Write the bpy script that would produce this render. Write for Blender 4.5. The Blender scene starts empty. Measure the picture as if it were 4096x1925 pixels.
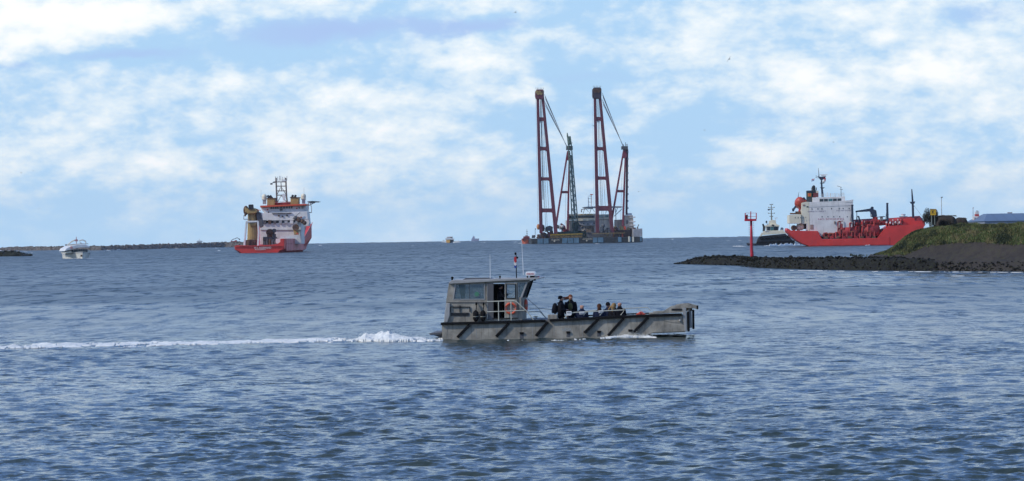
import bpy, bmesh, math, random
import numpy as np
from mathutils import Vector, Matrix

random.seed(7)
rng = np.random.default_rng(11)
SC = bpy.context.scene
COL = SC.collection
R = math.radians

# ------------------------------------------------------------------ camera
FPX = 11615.0            # focal length in photo pixels (4096 wide)
CAMH = 4.5               # eye height over the water
EARTH = 6371000.0
ROLL = math.atan(0.016)
CR, SR = math.cos(ROLL), math.sin(ROLL)
PITCH = math.atan(13.2 / FPX)
cam_data = bpy.data.cameras.new('camera')
cam = bpy.data.objects.new('camera', cam_data)
COL.objects.link(cam)
cam_data.sensor_width = 36.0
cam_data.lens = 36.0 * FPX / 4096.0
cam_data.clip_start = 0.5
cam_data.clip_end = 60000.0
M = Matrix(((CR, SR, 0, 0), (0, 0, -1, 0), (-SR, CR, 0, 0), (0, 0, 0, 1)))
cam.matrix_world = Matrix.Translation((0, 0, CAMH)) @ Matrix.Rotation(-PITCH, 4, 'X') @ M
SC.camera = cam

SC.view_settings.view_transform = 'Standard'
SC.view_settings.look = 'None'
SC.view_settings.exposure = 0.0
SC.view_settings.gamma = 1.0
SC.view_settings.use_curve_mapping = False

# sun: from the left, a little behind the camera
SUN_AZ = R(-114)          # compass angle from +Y, clockwise (left is negative)
SUN_EL = R(38)
SUNV = Vector((math.sin(SUN_AZ) * math.cos(SUN_EL), math.cos(SUN_AZ) * math.cos(SUN_EL), math.sin(SUN_EL)))
sl = bpy.data.lights.new('sun', 'SUN')
sl.energy = 2.6
sl.angle = R(0.6)
sl.color = (1.0, 0.94, 0.84)
sun = bpy.data.objects.new('sun', sl)
COL.objects.link(sun)
sun.rotation_euler = SUNV.to_track_quat('Z', 'Y').to_euler()

# ------------------------------------------------------------------ sky
def ray(px, py):
    """photo pixel -> (x/y, z/y) of the viewing ray"""
    dx, dy = px - 2048.0, py - 962.5
    u = (dx * CR - dy * SR) / FPX
    v = (-dx * SR - dy * CR) / FPX - math.tan(PITCH)
    return u, v

world = bpy.data.worlds.new('World')
SC.world = world
world.use_nodes = True
NT = world.node_tree
NT.nodes.clear()

class NB:
    """small helper to write node maths"""
    def __init__(self, nt): self.nt = nt
    def n(self, typ, **kw):
        nd = self.nt.nodes.new(typ)
        for k, v in kw.items(): setattr(nd, k, v)
        return nd
    def link(self, a, b): self.nt.links.new(a, b)
    def put(self, sock, v):
        if hasattr(v, 'is_output'): self.link(v, sock)
        elif v is not None: sock.default_value = v
    def m(self, op, a, b=None, c=None, clamp=False):
        nd = self.n('ShaderNodeMath', operation=op, use_clamp=clamp)
        self.put(nd.inputs[0], a); self.put(nd.inputs[1], b)
        if c is not None: self.put(nd.inputs[2], c)
        return nd.outputs[0]
    def ramp(self, fac, stops, interp='LINEAR'):
        nd = self.n('ShaderNodeValToRGB')
        cr = nd.color_ramp; cr.interpolation = interp
        while len(cr.elements) > 1: cr.elements.remove(cr.elements[-1])
        for i, (p, c) in enumerate(stops):
            if not hasattr(c, '__len__'): c = (c, c, c)
            e = cr.elements[0] if i == 0 else cr.elements.new(p)
            e.position = p; e.color = (*c[:3], 1)
        self.put(nd.inputs[0], fac)
        return nd.outputs[0]
    def smooth(self, x, lo, hi):
        nd = self.n('ShaderNodeMapRange', interpolation_type='SMOOTHSTEP')
        self.put(nd.inputs[0], x); nd.inputs[1].default_value = lo; nd.inputs[2].default_value = hi
        return nd.outputs[0]
    def noise(self, vec, scale, detail=4, rough=0.5, dist=0.0, dims='3D'):
        nd = self.n('ShaderNodeTexNoise', noise_dimensions=dims)
        if vec is not None: self.link(vec, nd.inputs['Vector'])
        nd.inputs['Scale'].default_value = scale; nd.inputs['Detail'].default_value = detail
        nd.inputs['Roughness'].default_value = rough; nd.inputs['Distortion'].default_value = dist
        return nd.outputs[0]
    def comb(self, x, y, z=0.0):
        nd = self.n('ShaderNodeCombineXYZ')
        self.put(nd.inputs[0], x); self.put(nd.inputs[1], y); self.put(nd.inputs[2], z)
        return nd.outputs[0]
    def mix(self, fac, a, b, blend='MIX'):
        nd = self.n('ShaderNodeMix', data_type='RGBA', blend_type=blend)
        self.put(nd.inputs[0], fac)
        for s, v in ((nd.inputs[6], a), (nd.inputs[7], b)):
            if hasattr(v, 'is_output'): self.link(v, s)
            else: s.default_value = (*v[:3], 1)
        return nd.outputs[2]

SKY_K = 0.1
def build_sky():
    b = NB(NT)
    sky = b.n('ShaderNodeTexSky', sky_type='NISHITA')
    sky.sun_disc = False
    sky.sun_elevation = SUN_EL
    sky.sun_rotation = SUN_AZ
    sky.air_density = 1.0; sky.dust_density = 0.6; sky.ozone_density = 1.5
    tc = b.n('ShaderNodeTexCoord')
    sep = b.n('ShaderNodeSeparateXYZ'); b.link(tc.outputs['Generated'], sep.inputs[0])
    x, y, z = sep.outputs
    zc = b.m('MAXIMUM', z, 0.0)
    # cloud sheet seen in perspective: rows flatten towards the horizon
    den = b.m('ADD', zc, 0.52)
    P = b.comb(b.m('DIVIDE', x, den), b.m('DIVIDE', y, den), 0.37)
    shp = b.noise(P, 20.0, 5, 0.55, 0.0)
    fine = b.noise(P, 60.0, 5, 0.6, 0.0)
    big = b.noise(P, 3.2, 3, 0.5, 0.1)
    # azimuth and elevation in photo pixels, gently warped, for the main banks of the photograph
    az = b.m('MULTIPLY', b.m('ARCTAN2', x, y), FPX)
    el = b.m('MULTIPLY', z, FPX)
    w1 = b.m('MULTIPLY', b.m('SUBTRACT', b.noise(P, 34.0, 4, 0.55), 0.5), 280.0)
    w2 = b.m('MULTIPLY', b.m('SUBTRACT', b.noise(b.comb(b.m('ADD', b.m('DIVIDE', x, den), 7.3), b.m('DIVIDE', y, den), 2.1), 34.0, 4, 0.55), 0.5), 130.0)
    azw = b.m('ADD', az, w1); elw = b.m('ADD', el, w2)
    def blobs(lst):
        acc = None
        for px, py, sx, sy, amp in lst:
            u, v = ray(px, py)
            du = b.m('MULTIPLY', b.m('SUBTRACT', azw, math.atan(u) * FPX), 1.0 / sx)
            dv = b.m('MULTIPLY', b.m('SUBTRACT', elw, v * FPX), 1.0 / sy)
            r2 = b.m('ADD', b.m('MULTIPLY', du, du), b.m('MULTIPLY', dv, dv))
            g = b.m('MULTIPLY', b.m('EXPONENT', b.m('MULTIPLY', r2, -1.0)), amp)
            acc = g if acc is None else b.m('ADD', acc, g)
        return acc
    white = blobs([(250, 80, 520, 115, 1.1), (900, 60, 500, 60, .5), (30, 230, 90, 60, .7), (200, 530, 170, 110, .75), (420, 500, 130, 80, .55),
                   (1370, 385, 150, 60, .8), (1120, 540, 260, 60, .6), (560, 350, 200, 50, .45), (880, 290, 60, 40, .5),
                   (1900, 240, 170, 75, .9), (1650, 160, 160, 40, .4), (2350, 130, 300, 60, .6), (2750, 190, 220, 45, .5), (3100, 60, 480, 50, .55),
                   (3150, 330, 150, 110, .75), (3320, 250, 100, 50, .5), (3720, 280, 200, 60, .85), (3900, 180, 90, 60, .5), (3560, 150, 90, 25, .6),
                   (3400, 370, 130, 45, .5), (2600, 390, 130, 45, .45), (2130, 350, 100, 50, .5), (1800, 400, 130, 60, .4), (620, 640, 120, 30, .35)])
    dark = blobs([(1300, 125, 520, 80, 1.0), (520, 225, 330, 32, .8), (60, 285, 120, 22, .6), (2350, 300, 420, 40, .5), (3950, 60, 260, 60, .5),
                  (1950, 100, 260, 40, .7), (3050, 470, 300, 60, .3), (900, 440, 260, 50, .3), (3350, 20, 200, 18, .3)])
    cov = b.m('ADD', b.m('MULTIPLY', shp, 0.75), b.m('MULTIPLY', fine, 0.46))
    cov = b.m('ADD', cov, b.m('MULTIPLY', b.m('SUBTRACT', big, 0.5), 0.25))
    cov = b.m('ADD', cov, b.m('MULTIPLY', white, 0.24))
    cov = b.m('SUBTRACT', cov, b.m('MULTIPLY', dark, 0.17))
    # clouds thin out into the pale band over the horizon
    hz = b.smooth(z, 0.000, 0.024)
    c1 = b.smooth(cov, 0.49, 0.76)
    c1 = b.m('MULTIPLY', c1, b.m('ADD', b.m('MULTIPLY', hz, 0.75), 0.25))
    c1 = b.m('MULTIPLY', c1, b.m('SUBTRACT', 1.0, b.m('MULTIPLY', b.smooth(z, 0.10, 0.30), 0.70)))
    k = 1.0 / SKY_K
    # the sky behind the clouds: Nishita washed by thin high cloud
    veil = b.mix(b.smooth(z, 0.0, 0.05), (0.51 * k, 0.77 * k, 1.04 * k), (0.45 * k, 0.70 * k, 0.98 * k))
    vf = b.m('SUBTRACT', 0.95, b.m('MULTIPLY', b.smooth(z, 0.15, 0.8), 0.65))
    veil2 = b.mix(b.smooth(z, 0.07, 0.30), veil, (0.12 * k, 0.40 * k, 1.16 * k))
    base = b.mix(vf, sky.outputs[0], veil2)
    grey = b.m('MULTIPLY', b.smooth(b.m('ADD', dark, b.m('MULTIPLY', b.m('SUBTRACT', big, 0.5), 1.2)), 0.10, 1.0), 0.85)
    base = b.mix(grey, base, (0.43 * k, 0.575 * k, 0.92 * k))
    col = b.mix(c1, base, (0.82 * k, 0.93 * k, 1.01 * k))
    core = b.m('MULTIPLY', b.smooth(cov, 0.69, 0.90), c1)
    col = b.mix(core, col, (1.05 * k, 1.07 * k, 1.08 * k))
    bg = b.n('ShaderNodeBackground'); bg.inputs[1].default_value = SKY_K
    b.link(col, bg.inputs[0])
    out = b.n('ShaderNodeOutputWorld'); b.link(bg.outputs[0], out.inputs[0])
build_sky()
world.cycles.sampling_method = 'MANUAL'
world.cycles.sample_map_resolution = 1024

# ------------------------------------------------------------------ a little haze over the sea
HAZE = 3.2e-5
hb = bpy.data.meshes.new('haze')
hb.from_pydata([(x, y, z) for z in (-12, 150) for y in (-9600, 9600) for x in (-9600, 9600)], [], [(0, 2, 3, 1), (4, 5, 7, 6), (0, 1, 5, 4), (2, 6, 7, 3), (0, 4, 6, 2), (1, 3, 7, 5)])
ho = bpy.data.objects.new('haze', hb); COL.objects.link(ho); ho['kind'] = 'stuff'
hm = bpy.data.materials.new('haze'); hm.use_nodes = True; hm.node_tree.nodes.clear()
hv = hm.node_tree.nodes.new('ShaderNodeVolumePrincipled'); hv.inputs['Color'].default_value = (0.80, 0.90, 1.0, 1); hv.inputs['Density'].default_value = HAZE; hv.inputs['Anisotropy'].default_value = 0.3
hu = hm.node_tree.nodes.new('ShaderNodeOutputMaterial'); hm.node_tree.links.new(hv.outputs[0], hu.inputs['Volume'])
hb.materials.append(hm)

# ------------------------------------------------------------------ materials
MATS = {}
def mat(name, col, rough=0.6, metal=0.0, var=0.12, scale=1.5, streak=0.0, bump=0.0, bscale=8.0, rust=0.0, spec=0.5, dirt=(0.12, 0.10, 0.08)):
    """paint, metal, rock ... with uneven tone, vertical run-off streaks and rust"""
    if name in MATS: return MATS[name]
    m = bpy.data.materials.new(name); m.use_nodes = True
    nt = m.node_tree; nt.nodes.clear(); b = NB(nt)
    pr = b.n('ShaderNodeBsdfPrincipled'); out = b.n('ShaderNodeOutputMaterial')
    b.link(pr.outputs[0], out.inputs[0])
    geo = b.n('ShaderNodeTexCoord').outputs['Object']
    n1 = b.noise(geo, scale, 5, 0.6)
    lo = tuple(max(0, c * (1 - var * 1.6)) for c in col); hi = tuple(min(1, c * (1 + var)) for c in col)
    c = b.ramp(n1, [(0.3, lo), (0.7, hi)])
    if streak > 0:
        mp = b.n('ShaderNodeMapping'); b.link(geo, mp.inputs[0]); mp.inputs['Scale'].default_value = (1, 1, 0.12)
        s = b.noise(mp.outputs[0], scale * 4, 4, 0.65)
        c = b.mix(b.m('MULTIPLY', b.smooth(s, 0.5, 0.72), streak), c, dirt)
    if rust > 0:
        r = b.noise(geo, scale * 2.3, 6, 0.7)
        c = b.mix(b.m('MULTIPLY', b.smooth(r, 0.56, 0.66), rust), c, (0.16, 0.06, 0.025))
    b.link(c, pr.inputs['Base Color'])
    pr.inputs['Roughness'].default_value = rough; pr.inputs['Metallic'].default_value = metal
    pr.inputs['Specular IOR Level'].default_value = spec
    if bump > 0:
        bn = b.n('ShaderNodeBump'); bn.inputs['Strength'].default_value = bump; bn.inputs['Distance'].default_value = 0.05
        b.link(b.noise(geo, bscale, 5, 0.6), bn.inputs['Height']); b.link(bn.outputs[0], pr.inputs['Normal'])
    MATS[name] = m
    return m
def glass(name, col=(0.05, 0.07, 0.08), alpha=1.0):
    if name in MATS: return MATS[name]
    m = bpy.data.materials.new(name); m.use_nodes = True
    pr = m.node_tree.nodes['Principled BSDF']
    pr.inputs['Base Color'].default_value = (*col, 1); pr.inputs['Roughness'].default_value = 0.05
    pr.inputs['IOR'].default_value = 1.5
    if alpha < 1: pr.inputs['Alpha'].default_value = alpha
    MATS[name] = m
    return m

# ------------------------------------------------------------------ shapes in local metres
class MB:
    def __init__(self): self.v = []; self.f = []
    def add(self, vs, fs):
        o = len(self.v); self.v += [tuple(p) for p in vs]; self.f += [tuple(i + o for i in f) for f in fs]; return self
    def box(self, x0, x1, y0, y1, z0, z1):
        vs = [(x, y, z) for z in (z0, z1) for y in (y0, y1) for x in (x0, x1)]
        return self.add(vs, [(0, 2, 3, 1), (4, 5, 7, 6), (0, 1, 5, 4), (2, 6, 7, 3), (0, 4, 6, 2), (1, 3, 7, 5)])
    def loft(self, rings, cap=True, closed=True):
        n = len(rings[0]); vs = [p for r in rings for p in r]; fs = []
        for i in range(len(rings) - 1):
            for j in range(n if closed else n - 1):
                k = (j + 1) % n
                fs.append((i * n + j, i * n + k, (i + 1) * n + k, (i + 1) * n + j))
        if cap: fs += [tuple(range(n))[::-1], tuple((len(rings) - 1) * n + j for j in range(n))]
        return self.add(vs, fs)
    def tube(self, pts, r, n=6, cap=True):
        pts = [Vector(p) for p in pts]; rings = []
        rr = r if hasattr(r, '__len__') else [r] * len(pts)
        up = None
        for i, p in enumerate(pts):
            t = (pts[min(i + 1, len(pts) - 1)] - pts[max(i - 1, 0)]).normalized()
            if up is None: up = Vector((0, 0, 1)) if abs(t.z) < 0.9 else Vector((0, 1, 0))
            a = t.cross(up).normalized(); bb = a.cross(t).normalized(); up = bb
            rings.append([p + (a * math.cos(2 * math.pi * (k + .5) / n) + bb * math.sin(2 * math.pi * (k + .5) / n)) * rr[i] for k in range(n)])
        return self.loft(rings, cap)
    def ell(self, c, r, n=12, m=7, z0=-1.0):
        rings = []
        for i in range(m + 1):
            t = -math.pi / 2 + math.pi * i / m
            zz = max(math.sin(t), z0); q = max(math.cos(t), 0.02) if math.sin(t) >= z0 else math.sqrt(max(1 - z0 * z0, 0))
            rings.append([(c[0] + r[0] * q * math.cos(2 * math.pi * k / n), c[1] + r[1] * q * math.sin(2 * math.pi * k / n), c[2] + r[2] * zz) for k in range(n)])
        return self.loft(rings)
    def cyl(self, a, b_, r0, r1=None, n=14):
        return self.tube([a, b_], [r0, r0 if r1 is None else r1], n)
    def torus(self, c, R_, r, axis='Y', n=24, m=8, a0=0.0, a1=2 * math.pi):
        rings = []
        for i in range(n + 1):
            t = a0 + (a1 - a0) * i / n
            row = []
            for k in range(m):
                q = 2 * math.pi * k / m; rad = R_ + r * math.cos(q); h = r * math.sin(q)
                if axis == 'Y': row.append((c[0] + rad * math.cos(t), c[1] + h, c[2] + rad * math.sin(t)))
                else: row.append((c[0] + h, c[1] + rad * math.cos(t), c[2] + rad * math.sin(t)))
            rings.append(row)
        return self.loft(rings, cap=True)
    def prism(self, pts, y0, y1):
        """pts: (x, z) outline, extruded in y"""
        n = len(pts)
        vs = [(x, y0, z) for x, z in pts] + [(x, y1, z) for x, z in pts]
        return self.add(vs, [tuple(range(n)), tuple(range(2 * n - 1, n - 1, -1))] + [(i, n + i, n + (i + 1) % n, (i + 1) % n) for i in range(n)])
    def build(self, name, m, parent=None, smooth=False, bevel=0.0):
        me = bpy.data.meshes.new(name); me.from_pydata(self.v, [], self.f)
        bm = bmesh.new(); bm.from_mesh(me)
        bmesh.ops.recalc_face_normals(bm, faces=bm.faces)
        if bevel > 0:
            bmesh.ops.remove_doubles(bm, verts=bm.verts, dist=1e-4)
            es = [e for e in bm.edges if len(e.link_faces) == 2 and e.calc_face_angle(0) > 0.6]
            bmesh.ops.bevel(bm, geom=es, offset=bevel, segments=2, affect='EDGES', profile=0.6)
        bm.to_mesh(me); bm.free()
        if smooth:
            for p in me.polygons: p.use_smooth = True
        me.materials.append(m)
        o = bpy.data.objects.new(name, me); COL.objects.link(o)
        if parent: o.parent = parent
        return o

def tag(o, label=None, cat=None, group=None, kind=None):
    if label: o['label'] = label
    if cat: o['category'] = cat
    if group: o['group'] = group
    if kind: o['kind'] = kind
    return o

def water_dist(px, py):
    """distance of the water surface seen at that pixel, on the round earth"""
    v = ray(px, py)[1]
    D = CAMH / -v
    for _ in range(20): D = (CAMH + D * D / (2 * EARTH)) / -v
    return D

class Thing:
    """an Empty at the thing's base; parts are authored on the photograph and stand at their real distance"""
    def __init__(s, name, label, cat, ax, ay, D, yaw=0.0, group=None):
        s.u0, s.v0 = ray(ax, ay); s.D = D; s.th = yaw; s.c = math.cos(yaw); s.s = math.sin(yaw)
        s.X0 = s.u0 * D; s.Z0 = CAMH + s.v0 * D
        s.o = bpy.data.objects.new(name, None); COL.objects.link(s.o)
        s.o.empty_display_size = 1.0
        s.o.location = (s.X0, D, s.Z0); s.o.rotation_euler = (0, 0, yaw)
        tag(s.o, label, cat, group)
        s.k = D / FPX                       # metres per photo pixel
    def p(s, px, py, d=0.0):
        u, v = ray(px, py)
        a = (u * (s.D + d * s.c) - s.X0 + d * s.s) / (s.c - u * s.s)
        Y = s.D + a * s.s + d * s.c
        return (a, d, CAMH + v * Y - s.Z0)
    def xz(s, px, py, d=0.0):
        q = s.p(px, py, d); return (q[0], q[2])
    # shape makers: each adds to an MB
    def bx(s, mb, x0, y0, x1, y1, d0, d1):
        return s.pr(mb, [(x0, y0), (x1, y0), (x1, y1), (x0, y1)], d0, d1)
    def pr(s, mb, pts, d0, d1):
        return mb.prism([s.xz(x, y, d0) for x, y in pts], d0, d1)
    def tb(s, mb, pts, r, n=6):
        return mb.tube([s.p(*q) for q in pts], r, n)
    def part(s, name, m, *ops, parent=None, smooth=False, bevel=0.0, label=None):
        mb = MB()
        for op in ops: getattr(s, op[0])(mb, *op[1:])
        o = mb.build(name, m, parent or s.o, smooth, bevel)
        if label: o['label'] = label
        return o
    def ball(s, mb, px, py, d, rx, rz, ry=None, n=12, m=8):
        c = s.p(px, py, d); mb.ell(c, (rx, ry or rx, rz), n, m)
    def drum(s, mb, px, py, d0, d1, r):
        """cylinder with its axis pointing away from the viewer"""
        q = s.p(px, py, d0); mb.cyl((q[0], d0, q[2]), (q[0], d1, q[2]), r, n=16)
    def post(s, mb, px, py0, py1, d, r, r1=None, n=8):
        a = s.p(px, py1, d); z = s.p(px, py0, d)[2]
        mb.cyl((a[0], d, a[2]), (a[0], d, z), r, r if r1 is None else r1, n)
    def ring(s, mb, px, py, d, R_, r, axis='Y'):
        mb.torus(s.p(px, py, d), R_, r, axis)

def text(body, size, m, parent, loc, name='lettering', rot=(math.pi / 2, 0, 0), ext=0.004, width=None):
    cu = bpy.data.curves.new(name, 'FONT'); cu.body = body; cu.size = size; cu.extrude = ext
    cu.align_x = 'CENTER'; cu.align_y = 'CENTER'
    t = bpy.data.objects.new(name + '_src', cu); COL.objects.link(t)
    dg = bpy.context.evaluated_depsgraph_get()
    me = bpy.data.meshes.new_from_object(t.evaluated_get(dg))
    bpy.data.objects.remove(t)
    if width:
        xs = [v.co.x for v in me.vertices]; w = max(xs) - min(xs)
        for v in me.vertices: v.co.x *= width / w
    me.materials.clear(); me.materials.append(m)
    o = bpy.data.objects.new(name, me); COL.objects.link(o); o.parent = parent
    o.location = loc; o.rotation_euler = rot
    return o

# numpy value noise
def vnoise(x, y, seed=0):
    xi = np.floor(x).astype(np.int64); yi = np.floor(y).astype(np.int64)
    fx = x - xi; fy = y - yi
    fx = fx * fx * (3 - 2 * fx); fy = fy * fy * (3 - 2 * fy)
    def h(a, b_):
        n = (a * 374761393 + b_ * 668265263 + seed * 1442695041) & 0x7fffffff
        n = ((n ^ (n >> 13)) * 1274126177) & 0x7fffffff
        return ((n ^ (n >> 16)) & 0xffff) / 65535.0
    return (h(xi, yi) * (1 - fx) + h(xi + 1, yi) * fx) * (1 - fy) + (h(xi, yi + 1) * (1 - fx) + h(xi + 1, yi + 1) * fx) * fy
def fbm(x, y, oct_=5, seed=0, gain=0.5):
    a = 0; amp = 1; tot = 0
    for i in range(oct_):
        a = a + amp * vnoise(x * 2 ** i + i * 17.3, y * 2 ** i - i * 9.1, seed + i); tot += amp; amp *= gain
    return a / tot

def grid_mesh(name, X, Y, Z, m, keep=None, smooth=True, wrap=False):
    """rows x cols arrays -> mesh"""
    nr, nc = X.shape
    co = np.stack([X, Y, Z], -1).reshape(-1, 3).astype(np.float32)
    i = np.arange(nr * nc).reshape(nr, nc)
    if wrap: i = np.concatenate([i, i[:, :1]], 1)
    q = np.stack([i[:-1, :-1], i[:-1, 1:], i[1:, 1:], i[1:, :-1]], -1).reshape(-1, 4)
    if keep is not None:
        q = q[keep.reshape(-1)]
        used = np.unique(q); remap = np.zeros(len(co), np.int64); remap[used] = np.arange(len(used)); co = co[used]; q = remap[q]
    me = bpy.data.meshes.new(name)
    me.vertices.add(len(co)); me.vertices.foreach_set('co', co.reshape(-1))
    me.loops.add(len(q) * 4); me.loops.foreach_set('vertex_index', q.reshape(-1).astype(np.int32))
    me.polygons.add(len(q)); me.polygons.foreach_set('loop_start', (np.arange(len(q)) * 4).astype(np.int32))
    me.polygons.foreach_set('loop_total', np.full(len(q), 4, np.int32))
    me.polygons.foreach_set('use_smooth', np.full(len(q), smooth, bool))
    me.update(); me.validate()
    me.materials.append(m)
    o = bpy.data.objects.new(name, me); COL.objects.link(o)
    return o

# ------------------------------------------------------------------ the sea
NW = 84
lam = np.exp(rng.uniform(math.log(0.26), math.log(1.5), NW))
lam[:6] = rng.uniform(2.5, 7, 6)
wdir = rng.normal(R(-98), R(34), NW)           # waves run towards the viewer, a little to the left
wk = 2 * np.pi / lam
wamp = 0.0046 * lam ** 0.72
wamp[:6] = 0.007
wph = rng.uniform(0, 2 * np.pi, NW)
def waves(x, y, spacing=None, chop=True):
    """height and sideways shift of the surface, short waves left out where the grid is too coarse"""
    z = np.zeros_like(x); dx = np.zeros_like(x); dy = np.zeros_like(x)
    for i in range(NW):
        kx, ky = wk[i] * math.cos(wdir[i]), wk[i] * math.sin(wdir[i])
        a = wamp[i]
        if spacing is not None: a = a * np.clip((lam[i] / spacing - 2.0) / 2.0, 0, 1)
        ph = kx * x + ky * y + wph[i]
        z = z + a * np.cos(ph)
        s = a * np.sin(ph) * 0.95
        dx = dx - s * math.cos(wdir[i]); dy = dy - s * math.sin(wdir[i])
    # wind patches: rougher and calmer water
    g = 0.30 + 1.4 * fbm(x * 0.10 + 40, y * 0.045 + 40, 4, 5, .6)
    return z * g, dx * g, dy * g

RIP0, RIP1 = 0.55, 0.6
FARR = 0.23
def water_material():
    m = bpy.data.materials.new('sea_water'); m.use_nodes = True
    nt = m.node_tree; nt.nodes.clear(); b = NB(nt)
    pr = b.n('ShaderNodeBsdfPrincipled'); out = b.n('ShaderNodeOutputMaterial')
    b.link(pr.outputs[0], out.inputs[0])
    geo = b.n('ShaderNodeNewGeometry').outputs['Position']
    def sc(x, y, ang=0.0):
        mp = b.n('ShaderNodeMapping'); b.link(geo, mp.inputs[0]); mp.inputs['Scale'].default_value = (x, y, 1)
        mp.inputs['Rotation'].default_value = (0, 0, ang); return mp.outputs[0]
    patch = b.noise(sc(0.012, 0.006), 1.0, 4, 0.55)
    streak = b.noise(sc(0.02, 0.10, 0.06), 1.0, 4, 0.6)
    body = b.ramp(patch, [(0.35, (0.028, 0.042, 0.038)), (0.65, (0.034, 0.052, 0.050))])
    b.link(body, pr.inputs['Base Color'])
    pr.inputs['IOR'].default_value = 1.333
    ln = b.n('ShaderNodeVectorMath', operation='LENGTH'); b.link(geo, ln.inputs[0])
    q = b.smooth(ln.outputs['Value'], 60, 280)      # waves too small for the mesh out there live on as roughness
    q2 = b.smooth(ln.outputs['Value'], 350, 1300)
    rg = b.m('ADD', b.m('ADD', 0.10, b.m('ADD', b.m('MULTIPLY', q, FARR), b.m('MULTIPLY', q2, 0.06))), b.m('MULTIPLY', b.m('SUBTRACT', b.noise(sc(0.03, 0.035, 0.06), 1.0, 5, 0.6), 0.5), 0.30))
    # smoother water in the lee of the dyke
    sp = b.n('ShaderNodeSeparateXYZ'); b.link(geo, sp.inputs[0])
    lx = b.m('DIVIDE', b.m('SUBTRACT', sp.outputs[0], 42.0), 34.0); ly = b.m('DIVIDE', b.m('SUBTRACT', sp.outputs[1], 285.0), 48.0)
    lee = b.m('EXPONENT', b.m('MULTIPLY', b.m('ADD', b.m('MULTIPLY', lx, lx), b.m('MULTIPLY', ly, ly)), -1.0))
    rg = b.m('MAXIMUM', b.m('SUBTRACT', rg, b.m('MULTIPLY', lee, b.m('MULTIPLY', b.smooth(b.noise(sc(0.05, 0.25, 0.04), 1.0, 4, 0.6), 0.35, 0.6), 0.22))), 0.08)
    b.link(rg, pr.inputs['Roughness'])
    # ripples: the normal itself is tilted, so that distant water keeps its roughness
    def nvec(vec, scale, detail):
        nd = b.n('ShaderNodeTexNoise'); b.link(vec, nd.inputs['Vector'])
        nd.inputs['Scale'].default_value = scale; nd.inputs['Detail'].default_value = detail; nd.inputs['Roughness'].default_value = 0.62
        v = b.n('ShaderNodeVectorMath', operation='SUBTRACT'); b.link(nd.outputs['Color'], v.inputs[0]); v.inputs[1].default_value = (0.5, 0.5, 0.5)
        return v.outputs[0]
    def vop(op, a, c):
        v = b.n('ShaderNodeVectorMath', operation=op); b.link(a, v.inputs[0])
        if hasattr(c, 'is_output'): b.link(c, v.inputs[1])
        else: v.inputs[1].default_value = c
        return v.outputs[0]
    stg = b.m('ADD', RIP0, b.m('MULTIPLY', b.smooth(b.m('ADD', b.m('MULTIPLY', patch, .45), b.m('MULTIPLY', streak, .55)), 0.38, 0.62), RIP1))
    stg = b.m('MULTIPLY', stg, b.m('SUBTRACT', 1.0, b.m('MULTIPLY', q, 0.55)))
    # groups of waves that still read as dark and light flecks far out
    g1 = vop('MULTIPLY', nvec(sc(0.85, 0.16, 0.05), 1.0, 3), (0.5, 1.6, 0)); g2 = vop('MULTIPLY', nvec(sc(0.28, 0.035, 0.03), 1.0, 3), (0.4, 1.3, 0))
    def vs_(v, f):
        n_ = b.n('ShaderNodeVectorMath', operation='SCALE'); b.link(v, n_.inputs[0]); b.link(f, n_.inputs['Scale']); return n_.outputs[0]
    grp = vop('ADD', vs_(g1, q), vs_(g2, b.smooth(ln.outputs['Value'], 350, 900)))
    nv = vop('ADD', vop('MULTIPLY', nvec(sc(1.3, 3.0, 0.2), 1.0, 3), (0.5, 0.9, 0)), vop('MULTIPLY', nvec(sc(6.0, 14.0, -0.2), 1.0, 4), (1.1, 1.6, 0)))
    sv = b.n('ShaderNodeVectorMath', operation='SCALE'); b.link(nv, sv.inputs[0]); b.link(stg, sv.inputs['Scale'])
    nrm = b.n('ShaderNodeNewGeometry').outputs['Normal']
    fin = b.n('ShaderNodeVectorMath', operation='NORMALIZE'); b.link(vop('ADD', vop('ADD', sv.outputs[0], grp), nrm), fin.inputs[0])
    b.link(fin.outputs[0], pr.inputs['Normal'])
    return m
WATER = water_material()

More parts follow.
